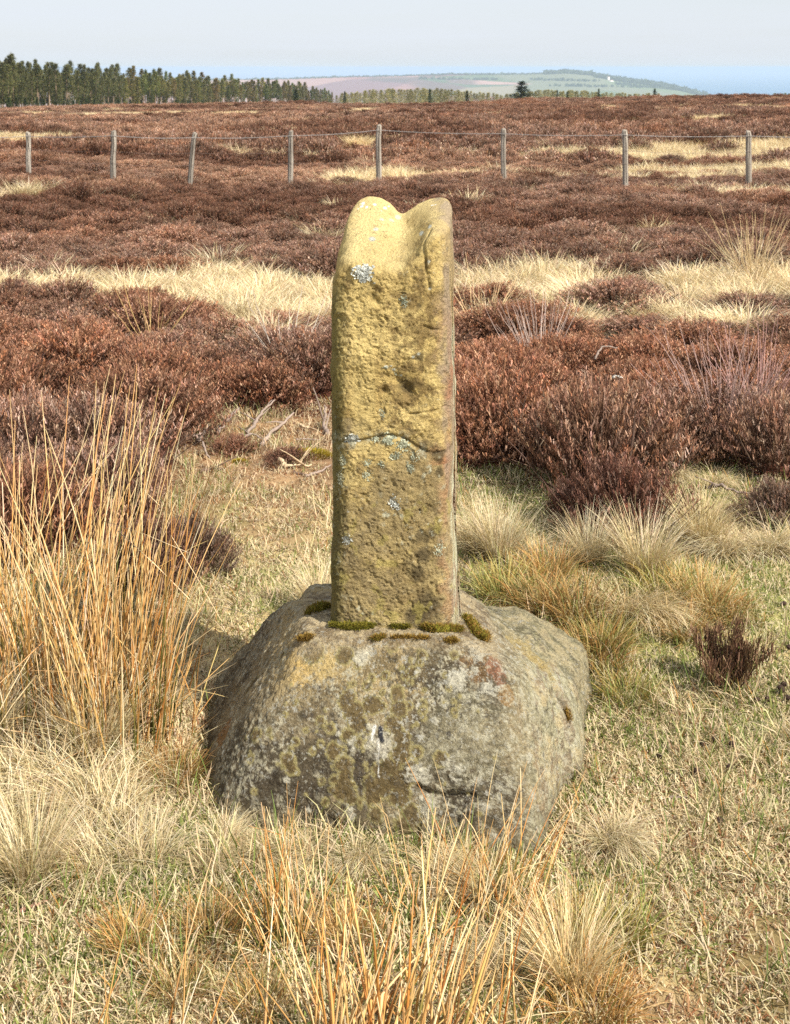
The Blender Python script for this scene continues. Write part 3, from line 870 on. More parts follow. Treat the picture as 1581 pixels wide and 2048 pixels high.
# white streaks of bird lime
for pts, w in (([(750, 1452), (746, 1470), (744, 1480)], 0.0038), ([(757, 1480), (758, 1498)], 0.0035), ([(758, 1495), (757, 1550)], 0.0013), ([(757, 1552), (757, 1554)], 0.002)):
    d = seg_dist(BV, bs0.line(pts))[:, None] + (n3 - 0.5) * w * 1.3
    c = lerp(c, S(236, 234, 228), sstep(w * 1.2, w * 0.6, d))
d = seg_dist(BV, bs0.line([(742, 1485), (775, 1485), (765, 1500)]))[:, None] + (n3 - .5) * 0.03
c = lerp(c, S(214, 208, 190), sstep(0.020, 0.006, d + 0.02 * (spk - 0.5)) * 0.6)
d = seg_dist(BV, bs0.line([(761, 1456), (763, 1475), (765, 1482)]))[:, None]
c = lerp(c, S(58, 58, 64), sstep(0.0065, 0.0035, d + (n3 - .5) * .004))
lump += 0.003 * sstep(0.006, 0.002, d)[:, 0]
ledge = sstep(1.30, 1.12, q) * (Z > 0.2)
c = lerp(c, lerp(S(186, 170, 138), S(122, 106, 84), sstep(0.46, 0.56, n2 * 0.6 + n3 * 0.4)) * (0.7 + 0.6 * n3), ledge[:, None] * 0.75)
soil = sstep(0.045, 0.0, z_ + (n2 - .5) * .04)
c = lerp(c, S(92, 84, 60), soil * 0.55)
BV2 = BV2 + BN * lump[:, None]
c = np.clip(c * np.array([0.97, 0.94, 0.88]), 0, 0.75)
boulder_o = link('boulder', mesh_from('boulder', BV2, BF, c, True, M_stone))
tag(boulder_o, 'grey lichen-blotched boulder serving as socket for the upright shaft', 'boulder')

# moss along the joint
def moss(pts, r0, n, cols, parent, seed, hgt=0.006, surf=boulder_surf, name='moss', lift=0.0):
    rng = np.random.default_rng(seed)
    line = []
    for p in pts:
        hh = [h_ for h_ in (boulder_surf.hit(*p)[0], shaft_surf.hit(*p)[0]) if h_ is not None]
        if hh:
            line.append(min(hh, key=lambda h_: h_[1]))
    line = np.array(line)
    if len(line) < 2: return
    g = Geo()
    tpar = np.linspace(0, 1, 14)
    path = np.stack([np.interp(tpar, np.linspace(0, 1, len(line)), line[:, k]) for k in range(3)], 1)
    prof = 1.35 * r0 * (0.35 + 0.65 * np.sin(np.pi * np.clip(tpar, 0.02, 0.98)) ** 0.6) * (0.8 + 0.4 * rng.random(14))
    path[:, 2] += lift
    prof = prof * 0.72
    n = int(n * 2.6)
    v, f = tube(path, prof, 12, 0.4, seed)
    g.add(v, f, np.asarray(cols[0]) * 0.8)
    i = rng.integers(0, 14, n); 
    tt = rng.random(n)
    cp = np.stack([np.interp(tt, tpar, path[:, k]) for k in range(3)], 1)
    rr2 = np.interp(tt, tpar, prof)
    dr = rng.normal(size=(n, 3)); dr[:, 2] = np.abs(dr[:, 2]) * 0.9 - 0.2; dr[:, 1] -= 0.3
    dr /= np.linalg.norm(dr, axis=1)[:, None]
    root = cp + dr * rr2[:, None] * 0.9 + rng.normal(size=(n, 3)) * np.array([0.003, 0.003, 0.001])
    az_ = np.arctan2(dr[:, 1], dr[:, 0]); le = np.arccos(np.clip(dr[:, 2], -1, 1)) * 0.8
    cb = pick(cols, n, None, 0.2, rng)
    bv, bf, bc = blades(root, az_, le, hgt * (0.5 + 0.9 * rng.random(n)), 0.5 * rng.normal(size=n), np.full(n, 0.0018), cb * 0.6, cb * 1.2, 2, rng=rng)
    g.add(bv, bf, bc)
    o = link(name, g.mesh(name, M_moss), parent)
    return o
MG = [S(124, 118, 44), S(106, 102, 40), S(142, 128, 52)]
MO = [S(140, 108, 52), S(124, 100, 46), S(152, 126, 60)]
moss([(662, 1252), (690, 1257), (720, 1256), (748, 1253)], 0.009, 900, MG, boulder_o, 1, lift=0.002)
moss([(784, 1254), (800, 1256), (818, 1254)], 0.0065, 400, MG, boulder_o, 2, lift=0.002)
moss([(848, 1256), (860, 1260), (880, 1262), (905, 1260), (925, 1262)], 0.010, 1000, MG[:1] + MO, boulder_o, 3, lift=0.003)
moss([(932, 1236), (945, 1252), (958, 1272), (966, 1280)], 0.011, 900, MO[:1] + MG, boulder_o, 4, lift=0.003)
moss([(598, 1279), (612, 1278), (622, 1274)], 0.008, 350, MO, boulder_o, 5)
moss([(745, 1278), (758, 1276), (768, 1274)], 0.006, 250, MG[:1] + MO, boulder_o, 6)
moss([(785, 1275), (810, 1275), (840, 1276), (858, 1276)], 0.0045, 350, MO, boulder_o, 7)
moss([(893, 1283), (905, 1281), (914, 1283)], 0.006, 250, MO, boulder_o, 8)
moss([(616, 1228), (632, 1222), (648, 1216), (657, 1214)], 0.014, 800, MG + MO, boulder_o, 9)
moss([(970, 1265), (974, 1272), (972, 1283)], 0.007, 220, MO, boulder_o, 10)
moss([(1132, 1418), (1136, 1430), (1138, 1440)], 0.005, 120, MO, boulder_o, 12)

# ------------------------------------------------------------------ plants
WHITE = (1.0, 1.0, 1.0)

def scatter(name, pts, rot, scl, idx, tint, sources, label, cat):
    """uncountable growth: one object, its pieces set out by geometry nodes"""
    n = len(pts)
    me = bpy.data.meshes.new(name)
    me.vertices.add(n)
    me.vertices.foreach_set('co', np.asarray(pts, np.float32).ravel())
    for nm, typ, arr in (('rot', 'FLOAT_VECTOR', rot), ('scl', 'FLOAT_VECTOR', scl), ('tint', 'FLOAT_VECTOR', tint)):
        at_ = me.attributes.new(nm, typ, 'POINT')
        at_.data.foreach_set('vector', np.asarray(arr, np.float32).ravel())
    at_ = me.attributes.new('idx', 'INT', 'POINT')
    at_.data.foreach_set('value', np.asarray(idx, np.int32))
    o = link(name, me)
    ng = bpy.data.node_groups.new(name + '_scatter', 'GeometryNodeTree')
    ng.interface.new_socket('Geometry', in_out='INPUT', socket_type='NodeSocketGeometry')
    ng.interface.new_socket('Geometry', in_out='OUTPUT', socket_type='NodeSocketGeometry')
    nn, ll = ng.nodes, ng.links
    gin, gout = nn.new('NodeGroupInput'), nn.new('NodeGroupOutput')
    def named(nm, typ):
        q = nn.new('GeometryNodeInputNamedAttribute'); q.data_type = typ; q.inputs['Name'].default_value = nm
        return q.outputs['Attribute']
    a_rot, a_scl, a_idx = named('rot', 'FLOAT_VECTOR'), named('scl', 'FLOAT_VECTOR'), named('idx', 'INT')
    e2r = nn.new('FunctionNodeEulerToRotation')
    ll.new(a_rot, e2r.inputs[0])
    join = nn.new('GeometryNodeJoinGeometry')
    for k, src in enumerate(sources):
        oi = nn.new('GeometryNodeObjectInfo')
        oi.inputs['Object'].default_value = src
        oi.inputs['As Instance'].default_value = True
        cmp_ = nn.new('FunctionNodeCompare'); cmp_.data_type = 'INT'; cmp_.operation = 'EQUAL'
        ll.new(a_idx, [i for i in cmp_.inputs if i.name == 'A' and i.type == 'INT'][0])
        [i for i in cmp_.inputs if i.name == 'B' and i.type == 'INT'][0].default_value = k
        iop = nn.new('GeometryNodeInstanceOnPoints')
        ll.new(gin.outputs[0], iop.inputs['Points'])
        ll.new(cmp_.outputs['Result'], iop.inputs['Selection'])
        ll.new(oi.outputs['Geometry'], iop.inputs['Instance'])
        ll.new(e2r.outputs[0], iop.inputs['Rotation'])
        ll.new(a_scl, iop.inputs['Scale'])
        ll.new(iop.outputs['Instances'], join.inputs[0])
    ll.new(join.outputs[0], gout.inputs[0])
    md = o.modifiers.new('scatter', 'NODES')
    md.node_group = ng
    tag(o, label, cat, kind='stuff')
    return o

# ---- heather
def heather_mesh(name, seed, nspr, fine=True, rad=0.30, hgt=0.36, straggly=0.0):
    rng = np.random.default_rng(seed)
    g = Geo()
    n = nspr
    a_ = rng.random(n) * 6.283
    u_ = np.sqrt(rng.random(n))
    # lumpy dome outline
    lob = 1 + 0.18 * np.sin(a_ * 3 + seed) + 0.12 * np.sin(a_ * 5 + 2 * seed)
    rx_ = u_ * rad * lob
    top = hgt * (1 - 0.62 * u_ ** 2.4) * (0.80 + 0.3 * vnoise(np.stack([rx_ * np.cos(a_) * 9 + seed, rx_ * np.sin(a_) * 9, a_ * 0], 1), seed))
    tipz = top * (0.62 + 0.38 * rng.random(n) ** 0.45)
    tip = np.stack([rx_ * np.cos(a_), rx_ * np.sin(a_), tipz], 1)
    L = (0.10 + 0.09 * rng.random(n)) * (1 if fine else 1.25)
    lean = np.clip(u_ * (0.55 + 0.5 * rng.random(n)) + 0.1, 0, 1.25)
    ddir = np.stack([np.sin(lean) * np.cos(a_), np.sin(lean) * np.sin(a_), np.cos(lean)], 1)
    root = tip - ddir * L[:, None]
    root[:, 2] = np.maximum(root[:, 2], 0.004)
    hue = [S(144, 115, 97), S(128, 101, 85), S(160, 137, 122), S(112, 87, 73), S(146, 108, 84), S(172, 151, 135)]
    pr = [.26, .24, .14, .2, .1, .06]
    ct = pick(hue, n, pr, 0.15, rng)
    cb = S(72, 56, 46) * (0.8 + 0.4 * rng.random((n, 1)))
    segs = 3 if fine else 2
    w = np.full(n, 0.0032 if fine else 0.008)
    v, f, c_ = blades(root, a_, lean, L, 0.25 * rng.normal(size=n), w, cb, ct * 0.9, segs, rng=rng, tip=0.5)
    g.add(v, f, c_)
    m = 12 if fine else 5
    k = np.repeat(np.arange(n), m)
    t = rng.random(n * m) ** 0.8
    r2 = root[k] + ddir[k] * (L[k] * t)[:, None]
    aa = rng.random(n * m) * 6.283
    ll_ = (0.013 + 0.018 * rng.random(n * m)) * (1.15 - 0.5 * t) * (1 if fine else 1.9)
    le = 0.35 + 0.6 * rng.random(n * m)
    col = ct[k] * (0.5 + 0.75 * t[:, None]) * (1 + 0.2 * rng.normal(size=(n * m, 1)))
    wsz = np.full(n * m, 0.0038 if fine else 0.010)
    v, f, c_ = blades(r2, aa, le, ll_, -0.5 * rng.random(n * m), wsz, np.clip(col * 0.8, 0, 1), np.clip(col * 1.15, 0, 1), 1, rng=rng, tip=0.55)
    g.add(v, f, c_)
    return g.mesh(name, M_heather)

def stems_mesh(name, seed, rad=0.28, hgt=0.36, n=26):
    rng = np.random.default_rng(seed + 900)
    a_ = rng.random(n) * 6.283; u_ = np.sqrt(rng.random(n))
    root = np.stack([0.06 * np.cos(a_), 0.06 * np.sin(a_), -0.02 + 0 * a_], 1)
    lean = 0.25 + u_ * 0.95
    L = hgt * 0.8 / np.cos(np.minimum(lean, 1.05)) * 0.85
    c1 = pick([S(92, 70, 56), S(112, 92, 78), S(70, 52, 42)], n, None, 0.15, rng)
    v, f, c_ = blades(root, a_, lean, np.minimum(L, rad * 1.35), -0.35 + 0.2 * rng.normal(size=n), 0.005 + 0.006 * rng.random(n), c1 * 0.7, c1, 4, True, rng=rng, wob=0.12, tip=0.35)
    return mesh_from(name, v, f, c_, False, M_wood)

HN = 6
H_fol = [heather_mesh('foliage', 40 + i, 780) for i in range(HN)]
H_stm = [stems_mesh('woody_stems', 40 + i) for i in range(HN)]
H_far = [heather_mesh('far_foliage', 70 + i, 420, False, 0.42, 0.34) for i in range(4)]

def heath_tint(x, y):
    x = np.asarray(x, float); y = np.asarray(y, float)
    k = fbm2(x, y, 0.33, 3, 71); k2 = fbm2(x + 50, y, 0.8, 3, 72); k3 = fbm2(x, y, 0.12, 2, 73)
    t = np.ones(x.shape + (3,))
    t = lerp(t, np.array([1.09, 0.92, 0.79]), sstep(0.50, 0.62, k)[..., None])
    t = lerp(t, np.array([1.12, 1.16, 1.18]), sstep(0.52, 0.62, k2)[..., None] * 0.9)
    t = lerp(t, np.array([0.66, 0.58, 0.54]), sstep(0.47, 0.37, k3)[..., None] * 0.85)
    st = sstep(0.54, 0.66, fbm2(x * 0.35, y, 0.45, 3, 76)) * sstep(11, 18, y)
    t = lerp(t, np.array([1.42, 1.42, 1.34]), st[..., None] * 0.8)
    dkk = sstep(0.44, 0.36, fbm2(x * 0.4 + 9, y, 0.5, 3, 78)) * sstep(9, 14, y)
    t = lerp(t, np.array([0.6, 0.52, 0.48]), dkk[..., None] * 0.8)
    return t * np.array([1.10, 1.03, 0.97]) * (0.8 + 0.4 * RNG.random(x.shape))[..., None]
def heath_h(x, y):
    return 0.80 - 0.27 * sstep(5.8, 7.6, y) + 0.35 * (fbm2(x, y, 0.5, 2, 75) - 0.5)

def jitter_grid(y0, y1, sp, margin=0.42, extra=0.8):
    out = []
    y = y0
    while y < y1:
        hw = margin * y + extra
        k = int(2 * hw / sp)
        xs = -hw + (np.arange(k) + RNG.random(k)) * sp
        out.append(np.stack([xs, y + (RNG.random(k) - 0.5) * sp], 1))
        y += sp
    return np.concatenate(out)

# distance-graded bush positions
bands = [jitter_grid(3.6, 12, 0.36), jitter_grid(12, 26, 0.42), jitter_grid(26, 55, 0.62, 0.38), jitter_grid(55, 104, 0.95, 0.36)]
near = np.concatenate(bands[:2])
ok = in_heather(near[:, 0], near[:, 1], 0.22) & (patchiness(near[:, 0], near[:, 1]) < 0.42)
near = near[ok]
near = near[np.argsort(near[:, 1])]
vis = np.abs(near[:, 0]) < 0.31 * near[:, 1] + 0.3
thing_i = np.where(vis)[0][:230]
is_thing = np.zeros(len(near), bool); is_thing[thing_i] = True

heath_src = []
def heather_bush(x, y, s, hs, k, rz, label, group=None, tint=None, parts=True):
    e = link('heather_bush', None, loc=(x, y, float(tz(x, y)) - 0.01), rotz=rz, scale=(s, s, hs))
    tag(e, label, 'heather', group)
    t = heath_tint(np.array([x]), np.array([y]))[0] if tint is None else tint
    f = link('foliage', H_fol[k], e); f['tint'] = [float(q_) for q_ in t]
    st = link('woody_stems', H_stm[k], e); st['tint'] = [1.0, 1.0, 1.0]
    if len(heath_src) < HN and k == len(heath_src):
        heath_src.append(f)
    return e

def zone(x, y, t):
    side = 'left of' if x < 0 else 'right of'
    lum = t.mean()
    look = 'dark brown' if lum < 0.74 else 'russet brown' if t[0] > 1.16 * t[2] else 'greyish pink' if lum > 1.02 else 'mid brown'
    where = ('at the edge of the grass clearing' if y < 6.3 else 'between the clearing and the pale grass drift' if y < 9.2 else 'beyond the pale grass drift')
    return ('%s heather bush %s, %s the stone' % (look, where, side), '%s heather bushes %s, %s the stone' % (look, where, side))
for j, i in enumerate(thing_i):
    x, y = near[i]
    s = 0.8 + 0.45 * RNG.random()
    tn_ = heath_tint(np.array([x]), np.array([y]))[0]; l_b, g_b = zone(x, y, tn_)
    heather_bush(x, y, s, s * (0.8 + 0.4 * RNG.random()) * (float(heath_h(x, y)[0]) + (0.22 if y < 5.6 else 0)), j % HN if j < HN else int(RNG.integers(HN)), RNG.random() * 6.28, l_b, g_b, tn_)
# bushes the photograph lets one single out
for px, py, s, hs, lab, tn in ((1245, 1075, 0.86, 0.86, 'low dark reddish heather bush between the pale tussocks right of the stone', (0.78, 0.62, 0.58)),
                               (1170, 1045, 0.55, 0.5, 'small dark heather clump behind the two pale tussocks', (0.74, 0.62, 0.58)),
                               (385, 1150, 0.5, 0.62, 'small grey-brown heather bush beside the tall rushes left of the stone', (0.8, 0.78, 0.76)),
                               (300, 1175, 0.6, 0.7, 'heather bush growing directly behind the tall rush clump', (0.75, 0.66, 0.62)),
                               (465, 905, 0.36, 0.26, 'little russet heather cushion among bare dead branches', (1.0, 0.8, 0.68)),
                               (575, 925, 0.38, 0.22, 'flat russet heather cushion beside the yellow moss patch', (1.0, 0.82, 0.72)),
                               (1560, 1045, 0.55, 0.5, 'greyish heather bush at the grassy gap right of the clearing', (0.9, 0.92, 0.9))):
    x, y, z = ground(px, py)
    heather_bush(x, y, s, hs, int(RNG.integers(HN)), RNG.random() * 6, lab, None, np.array(tn) )
# the lone upright seedling on the turf
x, y, z = ground(1452, 1385)
e = link('heather_seedling', None, loc=(x, y, z - 0.005)); tag(e, 'small lone dark heather plant on the short turf', 'heather')
rng = np.random.default_rng(99)
nb_ = 15
ba = np.concatenate([rng.normal(0.1, 0.7, 9), rng.random(6) * 6.283]); bl = 0.07 + 0.12 * rng.random(nb_); ble = 0.15 + 0.65 * rng.random(nb_); ble[9:] *= 0.8
br_ = np.stack([0.012 * rng.normal(size=nb_), 0.012 * rng.normal(size=nb_), 0 * ba], 1)
bd_ = np.stack([np.sin(ble) * np.cos(ba), np.sin(ble) * np.sin(ba), np.cos(ble)], 1)
gs_ = Geo(); cw = np.tile(S(82, 58, 50), (nb_, 1))
gs_.add(*blades(br_, ba, ble, bl, -0.25 * np.ones(nb_), np.full(nb_, 0.004), cw, cw, 5, True, rng=rng, wob=0.06, tip=0.5))
s_ = link('woody_stems', gs_.mesh('woody_stems', M_wood), e); s_['tint'] = [1.0, 1.0, 1.0]
m_ = 190
k_ = np.repeat(np.arange(nb_), m_); t_ = 0.3 + 0.75 * rng.random(nb_ * m_)
ro_ = br_[k_] + bd_[k_] * (bl[k_] * t_)[:, None] + rng.normal(size=(nb_ * m_, 3)) * 0.008
ch = pick([S(124, 92, 72), S(104, 76, 58), S(150, 118, 92), S(116, 96, 66)], nb_ * m_, None, 0.15, rng)
gf_ = Geo()
gf_.add(*blades(ro_, ba[k_] + 1.3 * rng.normal(size=nb_ * m_), 0.2 + 0.6 * rng.random(nb_ * m_), 0.012 + 0.016 * rng.random(nb_ * m_), -0.3 * np.ones(nb_ * m_), np.full(nb_ * m_, 0.0028), ch * 0.75, ch * 1.1, 1, rng=rng, tip=0.5))
f_ = link('foliage', gf_.mesh('foliage', M_heather), e); f_['tint'] = [0.9, 0.9, 0.9]

rest = near[~is_thing]
n = len(rest)
s_ = 0.85 + 0.5 * RNG.random(n)
scatter('heather', np.stack([rest[:, 0], rest[:, 1], tz(rest[:, 0], rest[:, 1]) - 0.01], 1), np.stack([0 * s_, 0 * s_, RNG.random(n) * 6.28], 1),
        np.stack([s_, s_, s_ * (0.8 + 0.4 * RNG.random(n)) * heath_h(rest[:, 0], rest[:, 1])], 1), RNG.integers(0, HN, n), heath_tint(rest[:, 0], rest[:, 1]), heath_src,
        'brown winter heather covering the moor between the clearing and the fence', 'heather')
farp = np.concatenate(bands[2:])
farp = farp[patchiness(farp[:, 0], farp[:, 1]) < 0.5]
n = len(farp)
fs = np.where(farp[:, 1] > 55, 1.5, 1.0) * (0.85 + 0.45 * RNG.random(n))
# four wide bushes beyond the fence that also serve as the pattern for the rest of that growth
far_src = []
for k, (px, py) in enumerate(((420, 300), (860, 292), (1180, 330), (1400, 296))):
    x, y, z = ground(px, py)
    o = link('heather_bush', H_far[k], loc=(x, y, z), scale=(1.2, 1.2, 1.1))
    tag(o, 'wide dark heather bush standing proud close to the wire fence', 'heather', 'wide heather bushes by the fence')
    o['tint'] = [0.85, 0.7, 0.62]
    far_src.append(o)
scatter('far_heather', np.stack([farp[:, 0], farp[:, 1], tz(farp[:, 0], farp[:, 1]) - 0.02], 1), np.stack([0 * fs, 0 * fs, RNG.random(n) * 6.28], 1),
        np.stack([fs, fs, np.minimum(fs, 1.15) * (0.75 + 0.4 * RNG.random(n))], 1), RNG.integers(0, 4, n), heath_tint(farp[:, 0], farp[:, 1]), far_src,
        'dark brown heather rolling to the skyline beyond the fence', 'heather')

# ---- pale moor grass
STRAW = [S(230, 213, 174), S(216, 196, 152), S(240, 227, 194), S(202, 180, 134)]
def tussock_mesh(name, seed, n, L, spread, droop, base_r, w=0.0026, cols=STRAW, basec=S(150, 132, 74), segs=5, lay=None):
    rng = np.random.default_rng(seed)
    a_ = rng.random(n) * 6.283
    r_ = base_r * np.sqrt(rng.random(n))
    root = np.stack([r_ * np.cos(a_), r_ * np.sin(a_), np.full(n, -0.005)], 1)
    aa = a_ + 0.7 * rng.normal(size=n)
    if lay is not None:
        aa = np.where(rng.random(n) < 0.6, lay + 0.6 * rng.normal(size=n), aa)
    lean = np.abs(rng.normal(size=n)) * spread + 0.12
    ln = L * (0.45 + 0.6 * rng.random(n))
    bend = droop * (0.3 + 1.0 * rng.random(n))
    ct = pick(cols, n, None, 0.1, rng)
    cb = lerp(np.broadcast_to(basec, (n, 3)), ct, 0.35)
    v, f, c_ = blades(root, aa, lean, ln, bend, w * (0.7 + 0.6 * rng.random(n)), cb, ct, segs, rng=rng, minz=0.004, wob=0.07, cpow=0.7)
    return mesh_from(name, v, f, c_, False, M_grass)

T_up = [tussock_mesh('grass_tussock', 200 + i, 560, 0.30, 0.33, 0.9, 0.06) for i in range(3)]
T_dr = [tussock_mesh('grass_tussock', 210 + i, 620, 0.27, 0.5, 1.9, 0.08, lay=[0.2, -0.8, 2.6][i]) for i in range(3)]
ORG = [S(200, 154, 94), S(180, 126, 72), S(222, 194, 140), S(212, 178, 120), S(138, 136, 74)]
T_or = [tussock_mesh('sedge_tuft', 220 + i, 420, 0.17, 0.55, 0.9, 0.09, 0.003, ORG, S(84, 96, 40), 4) for i in range(3)]
T_far = [tussock_mesh('pale_tuft', 230 + i, 300, 0.36, 0.42, 1.2, 0.16, 0.0062, STRAW, S(206, 188, 146), 4) for i in range(3)]

def put(name, me, px, py, s, label, cat, rz=None, group=None, tint=WHITE, sz=None, dz=0.0):
    x, y, z = ground(px, py)
    o = link(name, me, loc=(x, y, z + dz), rotz=RNG.random() * 6.28 if rz is None else rz, scale=(s, s, s * (sz or 1)))
    o['tint'] = list(tint)
    tag(o, label, cat, group)
    return o

GT = 'grass tussocks round the stone'
for px, py, s, kind, lab, tn in (
        (1000, 1120, 0.95, 'u', 'dense pale tussock right behind the standing stone', WHITE), (955, 1110, 0.8, 'u', 'pale tussock tucked against the shaft on the heather side', WHITE), (1050, 1125, 0.8, 'd', 'pale tussock leaning to the right beside the dense one behind the stone', WHITE),
        (1180, 1130, 0.8, 'u', 'spiky pale tussock in front of the low dark heather bush', WHITE), (1290, 1150, 1.0, 'u', 'tall upright pale tussock in front of the low dark heather bush', WHITE), (1265, 1230, 0.85, 'd', 'drooping buff tussock below the tall upright one', (0.95, 0.92, 0.86)),
        (1310, 1235, 0.8, 'd', 'buff tussock flopping over the orange sedge', (0.95, 0.92, 0.86)), (1400, 1090, 0.95, 'u', 'pale tussock right of the low dark heather bush', (1, 0.98, 0.9)), (1450, 1110, 0.95, 'd', 'combed over pale tussock beyond the low dark heather bush', WHITE),
        (1540, 1110, 0.95, 'd', 'flattened pale tussock beside the greyish heather bush', WHITE), (1580, 1100, 0.9, 'd', 'flattened pale tussock at the end of the row right of the dark bush', WHITE), (1230, 1690, 0.55, 'd', 'thin pale tussock on the turf right of the boulder', WHITE),
        (1140, 1975, 0.65, 'u', 'pale brush-like tussock right of the front rushes', (1.0, 0.97, 0.92)), (450, 1690, 0.42, 'd', 'pale tussock drooping at the left foot of the boulder', WHITE), (420, 1735, 0.36, 'd', 'small buff tussock before the shaded left foot of the boulder', (0.95, 0.9, 0.84)),
        (640, 1225, 0.62, 'u', 'pale tussock standing just behind the left of the boulder', WHITE), (60, 1570, 0.95, 'd', 'broad straw tussock in front of the tall rushes', WHITE), (150, 1620, 0.95, 'd', 'thick straw tussock right in front of the tall rushes', WHITE),
        (215, 1650, 0.75, 'd', 'straw tussock between the tall rushes and the boulder', WHITE), (20, 1660, 0.85, 'd', 'straw tussock spilling over the turf below the tall rushes', WHITE), (60, 1760, 0.7, 'u', 'straw tussock on green turf, lowest below the tall rushes', WHITE), (-40, 1500, 0.95, 'u', 'straw tussock at the outer side of the tall rushes', WHITE),
        (190, 1520, 0.85, 'u', 'straw tussock growing among the feet of the tall rushes', WHITE), (270, 1560, 0.55, 'd', 'straw tussock at the inner foot of the tall rushes', WHITE), (350, 1400, 0.34, 'd', 'small straw tuft beside the shadow of the boulder', WHITE), (290, 1720, 0.62, 'd', 'flat straw tussock on the turf left of the boulder', WHITE), (180, 1740, 0.7, 'd', 'flat straw tussock below the thick one by the rushes', WHITE),
        (620, 1715, 0.42, 'd', 'short pale tuft against the front of the boulder', WHITE), (720, 1725, 0.40, 'd', 'short pale tuft below the olive lichen of the boulder', WHITE), (530, 1720, 0.42, 'd', 'short buff tuft at the front left of the boulder', (.95, .92, .86)), (880, 1760, 0.5, 'd', 'buff tussock between the front rushes and the boulder', (.97, .93, .86)),
        (960, 1790, 0.5, 'd', 'buff tussock at the back of the right-hand front rushes', (.97, .93, .86)), (1350, 960, 0.6, 'd', 'thin pale tuft in the grassy gap behind the low dark bush', WHITE), (1430, 975, 0.6, 'd', 'thin pale tuft beside the twig in the grassy gap', WHITE), (1000, 1960, 0.5, 'd', 'buff tussock inside the front rushes', (.95, .9, .82)), (1570, 1480, 0.4, 'd', 'small pale tuft on the open turf right of the seedling', WHITE)):
    arr = T_up if kind == 'u' else T_dr
    put('grass_tussock', arr[int(RNG.integers(3))], px, py, s * (0.78 if (px > 900 and py < 1300) else 0.92), lab, 'grass', None, GT, tn, 1.12 if kind == 'u' else 0.85)
for px, py, s, lab in ((1010, 1190, 1.0, 'orange sedge behind the rear shoulder of the boulder'), (1080, 1210, 1.0, 'orange and green sedge below the dense pale tussock'), (1150, 1230, 1.05, 'orange sedge between boulder and drooping buff tussock'), (1210, 1290, 0.9, 'green-based sedge below the drooping buff tussock'),
                       (1330, 1190, 1.0, 'orange sedge right of the tall upright tussock'), (1400, 1210, 1.05, 'rusty sedge above the lone heather seedling'), (1440, 1230, 0.9, 'rusty sedge close behind the lone heather seedling'), (1360, 1270, 0.8, 'sedge tuft left of the lone heather seedling'),
                       (1255, 1400, 0.6, 'small orange sedge tuft on the turf right of the boulder'), (1190, 1330, 0.8, 'flat rusty sedge at the right side of the boulder'), (430, 1880, 0.6, 'short green and orange sedge on the turf left of the small rush'), (700, 1880, 0.5, 'short sedge tuft right of the small dark rush'), (1210, 1890, 0.7, 'orange sedge on turf right of the front rushes'),
                       (1120, 1890, 0.6, 'orange sedge at the right edge of the front rushes'), (360, 1990, 0.45, 'rusty sedge below the lone stems in front'), (520, 2020, 0.45, 'rusty sedge left of the front rushes'), (1180, 2030, 0.7, 'green sedge beside the brush-like tussock'), (260, 1890, 0.5, 'thin rusty sedge on the turf'), (350, 1560, 0.6, 'rusty sedge in the shadow by the boulder'), (1100, 1150, 0.9, 'pale orange sedge right of the dense pale tussock')):
    put('sedge_tuft', T_or[int(RNG.integers(3))], px, py, s * (0.82 if py < 1300 else 1.0), lab, 'sedge', None, 'sedge tufts round the stone', ((1, 1, 1), (0.78, 0.95, 0.72), (1.08, 0.98, 0.9), (0.85, 0.78, 0.7))[(px // 10) % 4])

# pale grass drifts in the heather
gp = np.concatenate([jitter_grid(6.5, 16, 0.16), jitter_grid(16, 40, 0.30, 0.36), jitter_grid(40, 100, 0.55, 0.36)])
pp = patchiness(gp[:, 0], gp[:, 1])
gp = gp[((pp > 0.42 + 0.25 * (RNG.random(len(gp)) - 0.3)) | (RNG.random(len(gp)) < 0.012)) & in_heather(gp[:, 0], gp[:, 1], 0.3)]
n = len(gp)
pale_src = []
for k, (px, py, lab) in enumerate(((430, 545, 'tall pale grass tuft rising from the grass drift left of the stone'), (1090, 565, 'pale grass tuft in the grass drift right of the stone'), (1500, 545, 'spiky pale grass tuft sticking up from the drift farthest right of the stone'))):
    pale_src.append(put('pale_grass_tuft', T_far[k], px, py, 0.9, lab, 'grass', None, None))
gs = (0.6 + 0.5 * RNG.random(n)) * np.where(gp[:, 1] > 40, 1.5, np.where(gp[:, 1] > 16, 1.1, 0.85))
gt = lerp(np.array([0.98, 0.97, 0.98]), np.array([0.94, 0.88, 0.82]), sstep(0.45, 0.65, fbm2(gp[:, 0], gp[:, 1], 0.3, 2, 77))[:, None])
scatter('pale_grass', np.stack([gp[:, 0], gp[:, 1], tz(gp[:, 0], gp[:, 1])], 1), np.stack([0 * gs, 0 * gs, RNG.random(n) * 6.28], 1),
        np.stack([gs, gs, np.minimum(gs, 1.2) * np.where(gp[:, 1] < 16, 0.72, 0.78)], 1), RNG.integers(0, 3, n), gt * 1.06, pale_src, 'pale bleached grass growing in drifts among the heather', 'grass')

